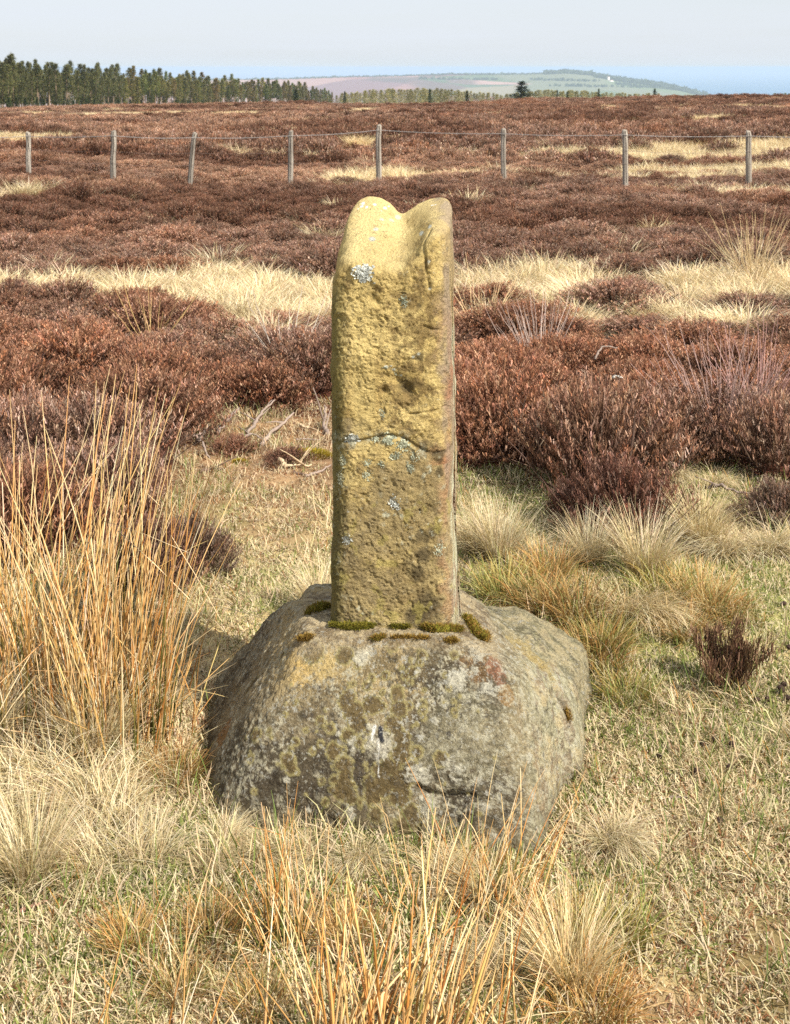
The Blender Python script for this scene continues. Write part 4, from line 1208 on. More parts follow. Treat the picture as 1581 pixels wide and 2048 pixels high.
# ---- short turf of the clearing
def turf_mesh(name, seed, n, L, cols, probs, rad, w, spread):
    rng = np.random.default_rng(seed)
    a_ = rng.random(n) * 6.283; r_ = rad * np.sqrt(rng.random(n))
    root = np.stack([r_ * np.cos(a_), r_ * np.sin(a_), np.full(n, -0.003)], 1)
    ct = pick(cols, n, probs, 0.14, rng)
    v, f, c_ = blades(root, rng.random(n) * 6.283, np.abs(rng.normal(size=n)) * spread + 0.15, L * (0.4 + 0.8 * rng.random(n)), rng.random(n) * 1.3, w * (0.7 + 0.6 * rng.random(n)), ct * 0.72, ct, 3, rng=rng, minz=0.002, wob=0.12)
    return mesh_from(name, v, f, c_, False, M_grass)
GRN = S(122, 134, 62); GRN2 = S(154, 160, 88); STR = S(234, 214, 172); STR2 = S(214, 190, 146); BRN = S(166, 124, 84)
tf_m = [turf_mesh('turf_tuft', 300, 50, 0.030, [STR, STR2, GRN, BRN], [.54, .26, .12, .08], 0.05, 0.0030, 1.7),
        turf_mesh('turf_tuft', 301, 50, 0.026, [STR, STR2, GRN, GRN2], [.34, .14, .28, .24], 0.05, 0.0030, 1.4),
        turf_mesh('turf_tuft', 302, 40, 0.030, [STR, BRN, STR2, S(180, 124, 82), S(132, 96, 72)], [.28, .24, .18, .18, .12], 0.05, 0.0028, 1.6),
        turf_mesh('turf_tuft', 303, 34, 0.075, [STR, STR2, GRN, S(196, 136, 72)], [.42, .24, .2, .14], 0.04, 0.0024, 0.55)]
turf_src = []
for k, (px, py, lab) in enumerate(((1480, 1600, 'little straw tuft on the open turf right of the boulder'), (1330, 1480, 'little green tuft on the open turf below the seedling'), (560, 1010, 'brown litter tuft in the clearing behind the stone'), (300, 1800, 'long-bladed tuft on the turf before the tall rushes'))):
    turf_src.append(put('turf_tuft', tf_m[k], px, py, 1.0, lab, 'grass'))
tp = np.concatenate([jitter_grid(1.5, 3.6, 0.032, 0.46, 0.6), jitter_grid(3.6, 7.2, 0.046, 0.42, 0.6)])
tx, ty = tp[:, 0], tp[:, 1]
ok = ~in_heather(tx, ty, 0.25)
# leave the boulder's own footprint free
foot = ((tx - 0.02) / 0.40) ** 2 + ((ty - 3.16) / 0.36) ** 2 < 0.80
bare = (sstep(4.3, 5.2, ty) * (tx / ty < 0.02)) * 0.2 + 0.25 * np.exp(-(((tx - 0.66) / 0.25) ** 2 + ((ty - 2.35) / 0.25) ** 2)) + 0.25 * sstep(0.60, 0.68, fbm2(tx, ty, 2.6, 3, 130))
tp = tp[ok & ~foot & (RNG.random(len(tp)) > bare)]; tx, ty = tp[:, 0], tp[:, 1]
n = len(tp)
g1 = fbm2(tx, ty, 2.2, 3, 120); g2_ = fbm2(tx, ty, 7, 2, 121); g3_ = RNG.random(n)
idx = np.zeros(n, int)
idx[(fbm2(tx, ty, 1.5, 4, 120, 0.6) + 0.22 * (g3_ - 0.5)) > 0.495] = 1
littery = (sstep(4.3, 5.2, ty) * (tx / ty < 0.02)) + 0.8 * np.exp(-(((tx - 0.62) / 0.35) ** 2 + ((ty - 2.35) / 0.3) ** 2))
idx[(littery * 0.9 > RNG.random(n))] = 2
idx[(RNG.random(n) < 0.04) | ((g2_ > 0.62) & (RNG.random(n) < 0.3))] = 3
ts = 0.75 + 0.6 * RNG.random(n)
tt_ = (0.9 + 0.25 * (fbm2(tx, ty, 1.3, 2, 122) - 0.5))[:, None] * np.array([1, 1, 1])
scatter('short_turf', np.stack([tx, ty, tz(tx, ty)], 1), np.stack([0 * ts, 0 * ts, RNG.random(n) * 6.28], 1), np.stack([ts, ts, ts * (0.8 + 0.4 * RNG.random(n))], 1), idx, tt_, turf_src,
        'short straw and green turf of the clearing round the stone', 'grass')

# ---- rushes
def rush_mesh(name, seed, n, rx_, ry_, L, lean_s, w, greens=0.4, lay=None, layk=0.0, green_col=S(92, 96, 42)):
    rng = np.random.default_rng(seed)
    a_ = rng.random(n) * 6.283; r_ = np.sqrt(rng.random(n))
    root = np.stack([rx_ * r_ * np.cos(a_), ry_ * r_ * np.sin(a_), np.full(n, -0.01)], 1)
    aa = np.arctan2(root[:, 1] / ry_, root[:, 0] / rx_) + 0.9 * rng.normal(size=n)
    if lay is not None:
        aa = np.where(rng.random(n) < layk, lay + 0.5 * rng.normal(size=n), aa)
    lean = np.abs(rng.normal(size=n)) * lean_s + 0.02
    ln = L * (0.28 + 0.72 * rng.random(n) ** 1.25)
    bend = 0.10 + 0.22 * np.abs(rng.normal(size=n))
    low = rng.random(n) < 0.18          # collapsed old stems round the foot
    lean = np.where(low, 0.7 + 0.5 * rng.random(n), lean); ln = np.where(low, ln * 0.55, ln)
    tips = pick([S(232, 206, 156), S(224, 190, 130), S(210, 162, 100), S(240, 222, 182)], n, [.35, .3, .2, .15], 0.08, rng)
    org = pick([S(200, 142, 74), S(182, 120, 58), S(212, 168, 104)], n, [.3, .22, .48], 0.12, rng)
    base = np.where(rng.random((n, 1)) < greens, green_col * (0.8 + 0.4 * rng.random((n, 1))), org * 0.8)
    segs = 6
    v, f, c_ = blades(root, aa, lean, ln, bend, w * (0.65 + 0.6 * rng.random(n)), base, tips, segs, True, rng=rng, wob=0.025, tip=0.35, kink=0.13)
    # three colour zones: green foot, orange middle, straw tip
    t = np.tile(np.repeat(np.linspace(0, 1, segs + 1), 3), n)[:, None]
    k = np.repeat(np.arange(n), (segs + 1) * 3)
    off = (0.25 * rng.normal(size=n))[k][:, None]
    c_ = lerp(lerp(base[k], org[k], sstep(0.12, 0.5, t + 0.6 * off)), tips[k], sstep(0.3, 0.85, t + 1.2 * off))
    return mesh_from(name, v, f, c_, False, M_rush)

for px, py, me, rz, lab, s in (
        (130, 1440, rush_mesh('rush_clump', 400, 300, 0.22, 0.20, 0.84, 0.12, 0.0042, 0.5), 0, 'tall dense clump of orange and straw rushes left of the stone', 1.0),
        (245, 1490, rush_mesh('rush_clump', 401, 130, 0.12, 0.17, 0.70, 0.14, 0.0040, 0.6), 0, 'inner part of the tall rushes, leaning towards the boulder', 1.0),
        (10, 1400, rush_mesh('rush_clump', 402, 130, 0.18, 0.2, 0.68, 0.15, 0.0040, 0.5), 0, 'outer part of the tall rushes, farther from the boulder', 1.0),
        (340, 1445, rush_mesh('rush_clump', 403, 45, 0.09, 0.12, 0.40, 0.42, 0.0036, 0.45), 0, 'sparse short rushes leaning over the shaded grass beside the boulder', 1.0),
        (570, 1890, rush_mesh('rush_clump', 404, 95, 0.05, 0.04, 0.27, 0.26, 0.0030, 0.75, 2.0, 0.2), 0, 'small rush tuft with dark green foot on the turf before the boulder', 1.0),
        (1010, 1850, rush_mesh('rush_clump', 405, 70, 0.07, 0.05, 0.30, 0.42, 0.0030, 0.6, 0.3, 0.45), 0, 'small rush tuft with stems arching right across the boulder', 1.0),
        (860, 1830, rush_mesh('rush_clump', 406, 42, 0.08, 0.05, 0.22, 0.3, 0.0030, 0.2), 0, 'straw rush stems directly before the middle of the boulder', 1.0),
        (930, 1760, rush_mesh('rush_clump', 412, 26, 0.07, 0.03, 0.26, 0.3, 0.0026, 0.1), 0, 'few thin orange stems standing against the boulder face', 1.0),
        (790, 2130, rush_mesh('rush_clump', 407, 120, 0.13, 0.11, 0.38, 0.30, 0.0054, 0.1, 0.7, 0.4), 0, 'large clump of bleached rushes in front of the boulder', 1.0),
        (640, 2180, rush_mesh('rush_clump', 408, 22, 0.10, 0.08, 0.36, 0.24, 0.0044, 0.1, 1.2, 0.3), 0, 'thinner bleached rushes left of the large front clump', 1.0),
        (330, 2200, rush_mesh('rush_clump', 409, 34, 0.20, 0.07, 0.34, 0.30, 0.0036, 0.1, 0.8, 0.4), 0, 'scattered single rush stems far left of the large front clump', 1.0),
        (965, 2130, rush_mesh('rush_clump', 410, 48, 0.09, 0.09, 0.32, 0.40, 0.0038, 0.25, 0.4, 0.5), 0, 'bleached rushes leaning right of the large front clump', 1.0),
        (410, 1930, rush_mesh('rush_clump', 411, 24, 0.12, 0.05, 0.13, 0.35, 0.0026, 0.6), 0, 'short rush sprouts on the turf left of the small dark-footed tuft', 1.0)):
    x, y, z = ground(px, py)
    o = link('rush_clump', me, loc=(x, y, z), rotz=rz, scale=(s, s, s)); o['tint'] = [1.0, 1.0, 1.0]
    tag(o, lab, 'rushes', 'rush clumps')

# ------------------------------------------------------------------ dead wood, droppings, moss on the turf
def branch_mesh(name, pts, r0, col, seed, twig=True):
    twig = r0 > 0.0065
    rng = np.random.default_rng(seed)
    pts = np.array(pts, float)
    t = np.linspace(0, 1, 16)
    path = np.stack([np.interp(t, np.linspace(0, 1, len(pts)), pts[:, k]) for k in range(3)], 1)
    for _ in range(2):
        path[1:-1] = 0.5 * path[1:-1] + 0.25 * (path[:-2] + path[2:])
    path += rng.normal(size=path.shape) * r0 * 0.25
    g = Geo()
    v, f = tube(path, r0 * (1 - 0.6 * t) * (0.85 + 0.3 * rng.random(16)), 7, 0.35, seed)
    g.add(v, f, col * (0.8 + 0.4 * rng.random((len(v), 1))))
    if twig:
        for _ in range(int(rng.integers(1, 4))):
            i = int(rng.integers(5, 13))
            d = path[min(i + 2, 15)] - path[i] + rng.normal(size=3) * r0 * 5
            d[2] = abs(d[2])
            d /= np.linalg.norm(d) + 1e-9
            L = r0 * (8 + 10 * rng.random())
            tp_ = np.array([path[i] + d * L * q_ + rng.normal(size=3) * r0 * 0.3 * q_ for q_ in np.linspace(0, 1, 5)])
            v, f = tube(tp_, r0 * 0.45 * (1 - 0.6 * np.linspace(0, 1, 5)), 5, 0.3, seed)
            g.add(v, f, col * 0.95)
    return g.mesh(name, M_wood, True)

def branch(pxs, hs, r0, col, seed, label, group=None):
    """pxs: photo points on the ground; hs: height above it"""
    P = []
    for (px, py), h in zip(pxs, hs):
        x, y, z = ground(px, py)
        P.append((x, y, z + h))
    P = np.array(P); o0 = P[0].copy()
    o = link('dead_branch', branch_mesh('dead_branch', P - o0, r0, np.asarray(col), seed), loc=tuple(o0))
    o['tint'] = [1.0, 1.0, 1.0]
    tag(o, label, 'branch', group or 'dead branches lying in and round the clearing')
GW, BW, LW = S(150, 132, 118), S(112, 90, 76), S(196, 172, 138)
for i, (pxs, hs, r0, col, lab) in enumerate((
        ([(658, 872), (652, 868), (648, 862), (650, 856), (650, 853)], [0.012, .015, .03, .07, .10], 0.011, GW * 0.95, 'curved thick grey stump end rising beside the shaft'),
        ([(400, 946), (420, 944), (444, 943)], [.008, .01, .008], 0.008, BW, 'short straight dark stick on bare litter'),
        ([(584, 948), (600, 950), (612, 952)], [.006, .006, .006], 0.006, BW, 'thin dark stick near the shaft on the litter'),
        ([(612, 955), (640, 950), (662, 940)], [.006, .012, .02], 0.006, GW, 'brown stick slanting up towards the shaft'),
        ([(560, 934), (572, 938), (598, 936), (622, 936)], [.03, .01, .012, .01], 0.010, LW, 'pale crooked branch in front of the flat heather cushion'),
        ([(478, 894), (492, 888), (505, 885), (522, 886)], [.01, .035, .04, .02], 0.008, GW, 'grey arched branch behind the flat heather cushion'),
        ([(522, 896), (535, 884), (548, 873), (562, 870), (588, 862)], [.01, .02, .03, .04, .08], 0.010, GW, 'long grey branch rising above the litter'),
        ([(495, 880), (510, 872), (525, 860), (550, 852)], [.03, .05, .08, .12], 0.009, GW * 1.05, 'grey forked branch under the heather edge'),
        ([(435, 875), (450, 868), (462, 864), (478, 862)], [.02, .05, .07, .10], 0.010, GW, 'weathered branch poking from the heather edge'),
        ([(600, 862), (612, 864), (630, 868)], [.03, .02, .02], 0.007, LW, 'pale bleached twig below the heather edge'),
        ([(592, 884), (612, 884), (640, 884)], [.01, .012, .01], 0.005, GW, 'straight thin grey twig on the litter'),
        ([(396, 892), (408, 888), (418, 882)], [.02, .04, .07], 0.010, GW, 'grey root end at the left of the litter'),
        ([(405, 908), (414, 918), (420, 922)], [.05, .02, .01], 0.006, GW, 'thin grey root bending down at the left of the litter'),
        ([(440, 1060), (446, 1048), (458, 1040)], [.004, .006, .006], 0.004, LW, 'tiny pale twig on the bare litter'),
        ([(432, 1085), (450, 1083), (462, 1080)], [.004, .006, .006], 0.005, BW * 0.8, 'small dark twig among brown litter'),
        ([(1415, 992), (1440, 996), (1460, 1000), (1498, 1004)], [.03, .05, .04, .03], 0.008, GW * 0.9, 'long bent brown twig in the grassy gap'),
        ([(1190, 820), (1205, 815), (1235, 816)], [.24, .29, .28], 0.006, GW, 'bare bleached branch on top of the heather'),
        ([(1226, 880), (1235, 880), (1246, 881)], [.27, .275, .27], 0.006, S(206, 198, 184), 'short white stick lying on the heather'),
        ([(1340, 1600), (1360, 1602), (1378, 1601)], [.006, .008, .006], 0.003, GW, 'thin grey twig on the open turf'),
        ([(1455, 1430), (1450, 1435), (1438, 1452)], [.004, .006, .004], 0.002, LW, 'wisp-like straw twig below the seedling'),
        ([(40, 1830), (70, 1822), (95, 1815)], [.006, .012, .012], 0.004, S(150, 112, 92), 'reddish dead heather twig on the turf below the straw tussocks'))):
    branch(pxs, hs, r0, col, 600 + i, lab)

# bare silvery stems standing in the mid-ground heather, right of the stone
rng = np.random.default_rng(77)
def bare_shrub(px, py, n, L, label, col):
    x, y, z = ground(px, py)
    a_ = rng.random(n) * 6.283
    root = np.stack([0.03 * np.cos(a_), 0.03 * np.sin(a_), 0 * a_], 1)
    cc = np.broadcast_to(col, (n, 3)) * (0.8 + 0.4 * rng.random((n, 1)))
    v, f, c_ = blades(root, a_, 0.25 + 0.6 * rng.random(n), L * (0.6 + 0.5 * rng.random(n)), -0.25 + 0.4 * rng.random(n), 0.0035 + 0.003 * rng.random(n), cc * 0.8, cc, 5, True, rng=rng, wob=0.1, tip=0.4)
    o = link('bare_shrub', mesh_from('bare_shrub', v, f, c_, False, M_wood), loc=(x, y, z)); o['tint'] = [1.0, 1.0, 1.0]
    tag(o, label, 'shrub')
bare_shrub(1440, 890, 75, 0.52, 'bare grey-pink stemmed shrub rising from the heather right of the stone', S(176, 146, 134))
bare_shrub(1510, 860, 50, 0.5, 'smaller bare pinkish shrub behind the larger one right of the stone', S(180, 140, 130))
bare_shrub(1080, 740, 50, 0.42, 'bleached bare stems in the heather right of the shaft', S(186, 164, 150))
bare_shrub(575, 740, 12, 0.45, 'few bleached twigs standing in the heather left of the shaft', S(206, 192, 176))
bare_shrub(960, 670, 26, 0.5, 'straw-coloured bare stems close behind the shaft', S(216, 186, 140))
bare_shrub(305, 700, 14, 0.42, 'few yellow stalks standing on the heather left of the shaft', S(214, 180, 120))
bare_shrub(1505, 575, 60, 0.60, 'fan of tall pale stalks rising from the grass drift', S(206, 180, 136))

# sheep droppings
def ball_mesh(seed):
    rng = np.random.default_rng(seed)
    g = Geo()
    for _ in range(1):
        u = np.linspace(0, math.pi, 8); w = np.arange(10) / 10 * 6.283
        U, W = np.meshgrid(u, w, indexing='ij')
        r_ = 0.0065 * (1 + 0.22 * (rng.random(U.shape) - 0.5))
        v = np.stack([r_ * np.sin(U) * np.cos(W) * 1.2, r_ * np.sin(U) * np.sin(W), r_ * np.cos(U) * 0.85 + 0.006], -1).reshape(-1, 3)
        i_ = np.arange(80).reshape(8, 10); j_ = np.roll(i_, -1, 1)
        g.add(v, np.stack([i_[:-1], i_[1:], j_[1:], j_[:-1]], -1).reshape(-1, 4), S(62, 46, 38))
    return g.mesh('dropping', M_wood, True)
balls = [ball_mesh(i) for i in range(3)]
for i, (px, py) in enumerate(((1568, 1218), (1578, 1306), (1568, 1381), (1562, 1388), (1564, 1393), (1536, 1411), (1514, 1412), (1576, 1408), (1430, 1492), (1406, 1501), (1465, 1502), (1320, 1526), (1460, 1549), (1394, 1556), (1440, 1655))):
    x, y, z = ground(px, py)
    o = link('sheep_dropping', balls[i % 3], loc=(x, y, z + 0.010), rotz=i * 1.3, scale=(1.1, 1.1, 1.1)); o['tint'] = [1.0, 1.0, 1.0]
    tag(o, 'small dark round sheep dropping on the turf right of the boulder', 'dropping', 'sheep droppings on the turf')

# yellow-green moss cushions on the litter
for px, py, s, lab in ((628, 915, 1.0, 'yellow moss cushion on the litter beside the shaft'), (605, 908, 0.6, 'small yellow moss cushion behind the larger one'), (480, 925, 0.45, 'little yellow moss patch near the flat heather cushion')):
    x, y, z = ground(px, py)
    n = 900
    r_ = np.sqrt(RNG.random(n)); a_ = RNG.random(n) * 6.28
    root = np.stack([0.075 * r_ * np.cos(a_), 0.045 * r_ * np.sin(a_), 0.022 * (1 - r_ ** 2)], 1)
    cc = pick([S(176, 150, 44), S(150, 136, 46), S(190, 166, 66)], n, None, 0.15)
    v, f, c_ = blades(root, a_, 0.2 + 0.6 * r_, 0.012 + 0.01 * RNG.random(n), np.zeros(n), np.full(n, 0.003), cc * 0.7, cc, 2)
    o = link('moss_cushion', mesh_from('moss_cushion', v, f, c_, False, M_moss), loc=(x, y, z), scale=(s, s, s))
    tag(o, lab, 'moss')

# ------------------------------------------------------------------ fence
fence = link('wire_fence', None, loc=(0, 20, float(tz(0.0, 20.0))))
tag(fence, 'old post and barbed wire fence crossing the heather moor', 'fence')
FP = [(-330, 264, 20.4, 0), (-120, 266, 20.4, .01), (57, 264, 20.6, 0), (227, 261, 19.6, 0.0), (392, 265, 20.0, -.09), (582, 261, 20.2, .0), (758, 249, 20.4, 0), (1007, 257, 20.0, 0.0), (1250, 259, 19.6, 0.01), (1497, 261, 19.8, 0.01), (1740, 262, 19.8, 0), (1960, 262, 20, .01)]
tops = []
f0 = np.array(fence.location)
for i, (px, py, y, ln) in enumerate(FP):
    tp_ = at(px, py, y)
    gz = float(tz(tp_[0], y)) - 0.15
    rng = np.random.default_rng(i + 31)
    h = tp_[2] - gz
    zz = np.array([0, 0.3, 0.6, 0.8, 0.93, 0.985, 1.0]) * h
    path = np.stack([np.linspace(0, 1, 7) * ln * h * -1 - 0 * zz + tp_[0] + ln * h * 0 , np.full(7, y), gz + zz], 1)
    path[:, 0] += -ln * h * 0 + (ln * h if ln else 0)
    path[:, 0] += tp_[0] - path[-1, 0]
    g = Geo()
    path[1:-1, 0] += 0.005 * rng.normal(size=5)
    v, f = tube(path, np.array([.042, .042, .041, .038, .040, .036, .027]) * (0.92 + 0.14 * rng.random()), 9, 0.22, i)
    v[-1, 2] -= 0.02 * rng.random()
    g.add(v, f, S(160, 150, 136) * (0.5 + 0.8 * rng.random((len(v), 1))))
    # a weathering split down the front
    v, f = tube(path[1:6] + np.array([0.008, -0.0405, 0]), 0.004, 4, 0.3, i)
    g.add(v, f, S(92, 82, 70))
    g.v = [q_ - f0 for q_ in g.v]
    o = link('post', g.mesh('post', M_post), fence); o['tint'] = [1.0, 1.0, 1.0]
    tops.append(path)
def wire(frac, sag, barbed):
    g = Geo()
    pts = []
    for a_, b_ in zip(tops[:-1], tops[1:]):
        pa = a_[0] + (a_[-1] - a_[0]) * frac + np.array([0, -.048, 0]); pb = b_[0] + (b_[-1] - b_[0]) * frac + np.array([0, -.048, 0])
        for t in np.linspace(0, 1, 13)[:-1]:
            q_ = pa + (pb - pa) * t
            q_[2] -= sag * 4 * t * (1 - t)
            pts.append(q_)
    pts = np.array(pts) - f0
    v, f = tube(pts, 0.0042 if barbed else 0.0018, 4)
    g.add(v, f, S(150, 144, 138) if barbed else S(110, 92, 82))
    if barbed:
        dl_ = np.linalg.norm(np.diff(pts, axis=0), axis=1); cl_ = np.concatenate([[0], np.cumsum(dl_)])
        k = np.arange(0.05, cl_[-1], 0.11); m = len(k)
        root = np.stack([np.interp(k, cl_, pts[:, j]) for j in range(3)], 1)
        for q_ in (0, 1):
            aa = RNG.random(m) * 6.28
            le = RNG.random(m) * 3.0
            v, f, c_ = blades(root, aa, le, np.full(m, 0.03), np.zeros(m), np.full(m, 0.006), np.tile(S(150, 144, 138), (m, 1)), np.tile(S(160, 154, 146), (m, 1)), 1, True)
            g.add(v, f, c_)
    return link('barbed_wire' if barbed else 'plain_wire', g.mesh('wire', M_wire), fence)
wire(0.93, 0.02, True)
wire(0.72, 0.03, False)
wire(0.55, 0.03, False)

# ------------------------------------------------------------------ conifers
def conifer_parts(kind, seed, H=10.0):
    rng = np.random.default_rng(seed)
    g = Geo()
    if kind == 'pine':
        z0, rmax, nb = (0.10, 1.75, 420) if seed % 3 else (0.38, 1.75, 300)
    elif kind == 'larch':
        z0, rmax, nb = 0.05, 2.5, 330
    else:
        z0, rmax, nb = 0.03, 2.7, 420
    # trunk with limb stubs
    zz = np.linspace(-0.5, H * 0.97, 9)
    path = np.stack([0.12 * np.sin(zz * 0.35 + seed) * (zz > 0), 0.12 * np.cos(zz * 0.3 + seed) * (zz > 0), zz], 1)
    tb = Geo()
    v, f = tube(path, np.linspace(0.19, 0.03, 9) * (0.75 if kind == 'larch' else 1), 7, 0.1, seed)
    bc = {'pine': S(132, 112, 94), 'larch': S(150, 132, 110), 'spruce': S(92, 78, 64)}[kind]
    tb.add(v, f, bc * (0.8 + 0.4 * rng.random((len(v), 1))))
    nl = 26
    lz = H * (0.12 + 0.8 * rng.random(nl)); la = rng.random(nl) * 6.283
    lr = np.stack([np.interp(lz, zz, path[:, 0]), np.interp(lz, zz, path[:, 1]), lz], 1)
    v, f, c_ = blades(lr, la, 1.15 + 0.3 * rng.normal(size=nl), rmax * (0.35 + 0.5 * rng.random(nl)), -0.2 * np.ones(nl), np.full(nl, 0.06), np.tile(bc * .7, (nl, 1)), np.tile(bc * .7, (nl, 1)), 3, True, rng=rng)
    tb.add(v, f, c_)
    # needle clumps
    t = rng.random(nb) ** (0.85 if kind != 'spruce' else 1.25)
    z = H * (z0 + (1 - z0) * t)
    if kind == 'pine':
        prof = np.clip(np.sin(np.pi * np.clip(t * 0.72 + 0.26, 0, 1)) ** 0.8, 0.10, 1) * (1 - 0.35 * t) * (0.45 + 0.55 * sstep(0.05, 0.42, t))
    elif kind == 'larch':
        prof = (1 - t) ** 0.6 * 0.85 + 0.06
    else:
        prof = (1 - t) ** 0.9 * (0.85 + 0.15 * np.sin(t * 40)) + 0.04
    a_ = rng.random(nb) * 6.283
    gap = 0.75 + 0.35 * np.sin(a_ * 2 + seed + t * 9)
    rr_ = rmax * prof * gap * np.sqrt(0.15 + 0.85 * rng.random(nb))
    ctr = np.stack([rr_ * np.cos(a_), rr_ * np.sin(a_), z - (0.12 * rr_ if kind == 'spruce' else -0.05 * rr_)], 1)
    cols = {'pine': [S(96, 98, 62), S(80, 86, 56), S(118, 114, 76)], 'larch': [S(168, 156, 110), S(150, 146, 98), S(186, 170, 126), S(130, 132, 90)], 'spruce': [S(58, 70, 48), S(48, 60, 44), S(72, 82, 52)]}[kind]
    m = 9
    k = np.repeat(np.arange(nb), m)
    ln = (0.34 if kind != 'spruce' else 0.42) * (0.6 + 0.7 * rng.random(nb * m)) * (1 - 0.4 * t[k])
    az_ = a_[k] + 1.2 * rng.normal(size=nb * m)
    root = ctr[k] + rng.normal(size=(nb * m, 3)) * np.array([.16, .16, .12])
    cb = pick(cols, nb, None, 0.15, rng)[k] * (0.85 + 0.3 * rng.random((nb * m, 1)))
    v, f, c_ = blades(root, az_, 0.5 + 1.0 * rng.random(nb * m), ln, -0.3 * np.ones(nb * m), np.full(nb * m, 0.11 if kind != 'larch' else 0.10), cb * 0.85, cb * 1.1, 1, rng=rng, tip=0.3)
    g.add(v, f, c_)
    # leader shoot
    v, f = tube(np.array([[path[-1, 0], path[-1, 1], H * 0.93], [path[-1, 0], path[-1, 1], H * 1.03]]), [0.05, 0.015], 4)
    g.add(v, f, np.asarray(cols[0]))
    return tb.mesh('trunk', M_bark), g.mesh('crown', M_needle)
PINE = [conifer_parts('pine', 500 + i) for i in range(6)]
LARCH = [conifer_parts('larch', 520 + i) for i in range(5)]
SPRUCE = [conifer_parts('spruce', 540 + i) for i in range(3)]
def tree(name, parts, x, y, s, w, label, group, tint, z=None):
    e = link(name, None, loc=(x, y, (float(tz(x, y)) if z is None else z)), rotz=RNG.random() * 6.28, scale=(s * w, s * w, s))
    tag(e, label, 'tree', group)
    for nm, me in zip(('trunk', 'crown'), parts):
        o = link(nm, me, e); o['tint'] = [float(q_) for q_ in (tint if nm == 'crown' else (1, 1, 1))]
    return e
# plantation edge running away to the right: bearing and skyline read off the photograph
EX = np.array([-260, 0, 100, 200, 300, 400, 500, 580, 640, 668]); ET = np.array([96, 112, 122, 130, 140, 148, 155, 161, 170, 186]); EDS = np.array([230, 262, 300, 345, 390, 440, 500, 560, 610, 640])
px = -240.0
cnt = 0
while px < 666 and cnt < 290:
    d = float(np.interp(px, EX, EDS)); top = float(np.interp(px, EX, ET))
    row = cnt % 3
    dd = d + row * 9 + 6 * RNG.random()
    x = (px - CX) / FPX * dd
    gz = float(tz(x, dd))
    H = (EYE - (top - HOR) / FPX * dd) - gz
    H *= (0.74 + 0.34 * RNG.random()) * (0.93 if row == 0 else 1.0)
    k = int(RNG.integers(6))
    tree('pine_tree', PINE[k], x, dd, H / 10, 0.85 + 0.4 * RNG.random(), 'tall dark pine with bare lower trunk in the plantation edge' if row == 0 else 'pine standing inside the plantation behind the edge trees',
         'pines of the plantation edge' if row == 0 else 'pines inside the plantation', (1.15 + 0.5 * RNG.random() * (px > 250), 1.12 + 0.35 * RNG.random() * (px > 250), 1.05))
    px += 3.2 + 1.6 * RNG.random()
    cnt += 1
# pale young larches along the far side of the moor
for i in range(190):
    px = 672 + 910 * (i + RNG.random()) / 170 if i < 170 else 1581 + 12 * (i - 169)
    dd = 330 + 170 * RNG.random()
    top = float(np.interp(px, [670, 700, 760, 830, 900, 960, 1000, 1080, 1150, 1200, 1260, 1320, 1340, 1440, 1700], [190, 184, 178, 176, 178, 184, 188, 180, 180, 184, 186, 188, 191, 190, 184])) + 5 * RNG.random() - 1
    if 1322 < px < 1440 and i % 3: continue
    x = (px - CX) / FPX * dd
    gz = float(tz(x, dd))
    H = (EYE - (top - HOR) / FPX * dd) - gz
    far = px > 1440
    if H < 1: continue
    tree('young_larch', LARCH[int(RNG.integers(5))], x, dd, H / 10, 1.3 + 0.6 * RNG.random(), 'pale buff leafless larch in the belt beyond the moor' if not far else 'small green-grey tree top showing over the moor towards the sea',
         'larches beyond the moor' if not far else 'tree tops towards the sea', (1, 1, 1) if not far else (0.5, 0.62, 0.5))
for px, top, w, lab in ((1045, 163, 1.0, 'large dark spruce standing alone above the pale larches'), (1310, 178, 0.85, 'small dark spruce at the end of the larch belt'), (592, 180, 1.0, 'dark spruce in front of the plantation end'), (860, 178, 0.7, 'dark spruce among the pale larches, next to the shaft'),
                       (935, 182, 0.8, 'low dark spruce among the pale larches'), (690, 183, 0.6, 'narrow dark conifer at the end of the plantation'), (1198, 178, 0.6, 'narrow dark conifer in the larch belt before the hill'), (1115, 180, 0.5, 'slender dark conifer right of the large spruce'), (1135, 184, 0.55, 'low dark conifer right of the slender one')):
    dd = 300 if px != 1045 else 290
    x = (px - CX) / FPX * dd
    gz = float(tz(x, dd)); H = (EYE - (top - HOR) / FPX * dd) - gz
    tree('spruce_tree', SPRUCE[int(RNG.integers(3))], x, dd, H / 10, w * 10 / H * 2.0 if px == 1045 else w * 1.7, lab, None, (1, 1, 1))
# low scrub along the foot of the plantation
for i in range(34):
    px = -60 + 700 * (i + RNG.random()) / 34
    dd = float(np.interp(px, EX, EDS)) - 10
    x = (px - CX) / FPX * dd
    tree('young_conifer', SPRUCE[i % 3], x, dd, 0.16 + 0.10 * RNG.random(), 2.0, 'low green young conifer along the foot of the plantation', 'young conifers below the pines', (1.3, 1.45, 1.0) if i % 4 else (1.7, 1.45, 1.2))

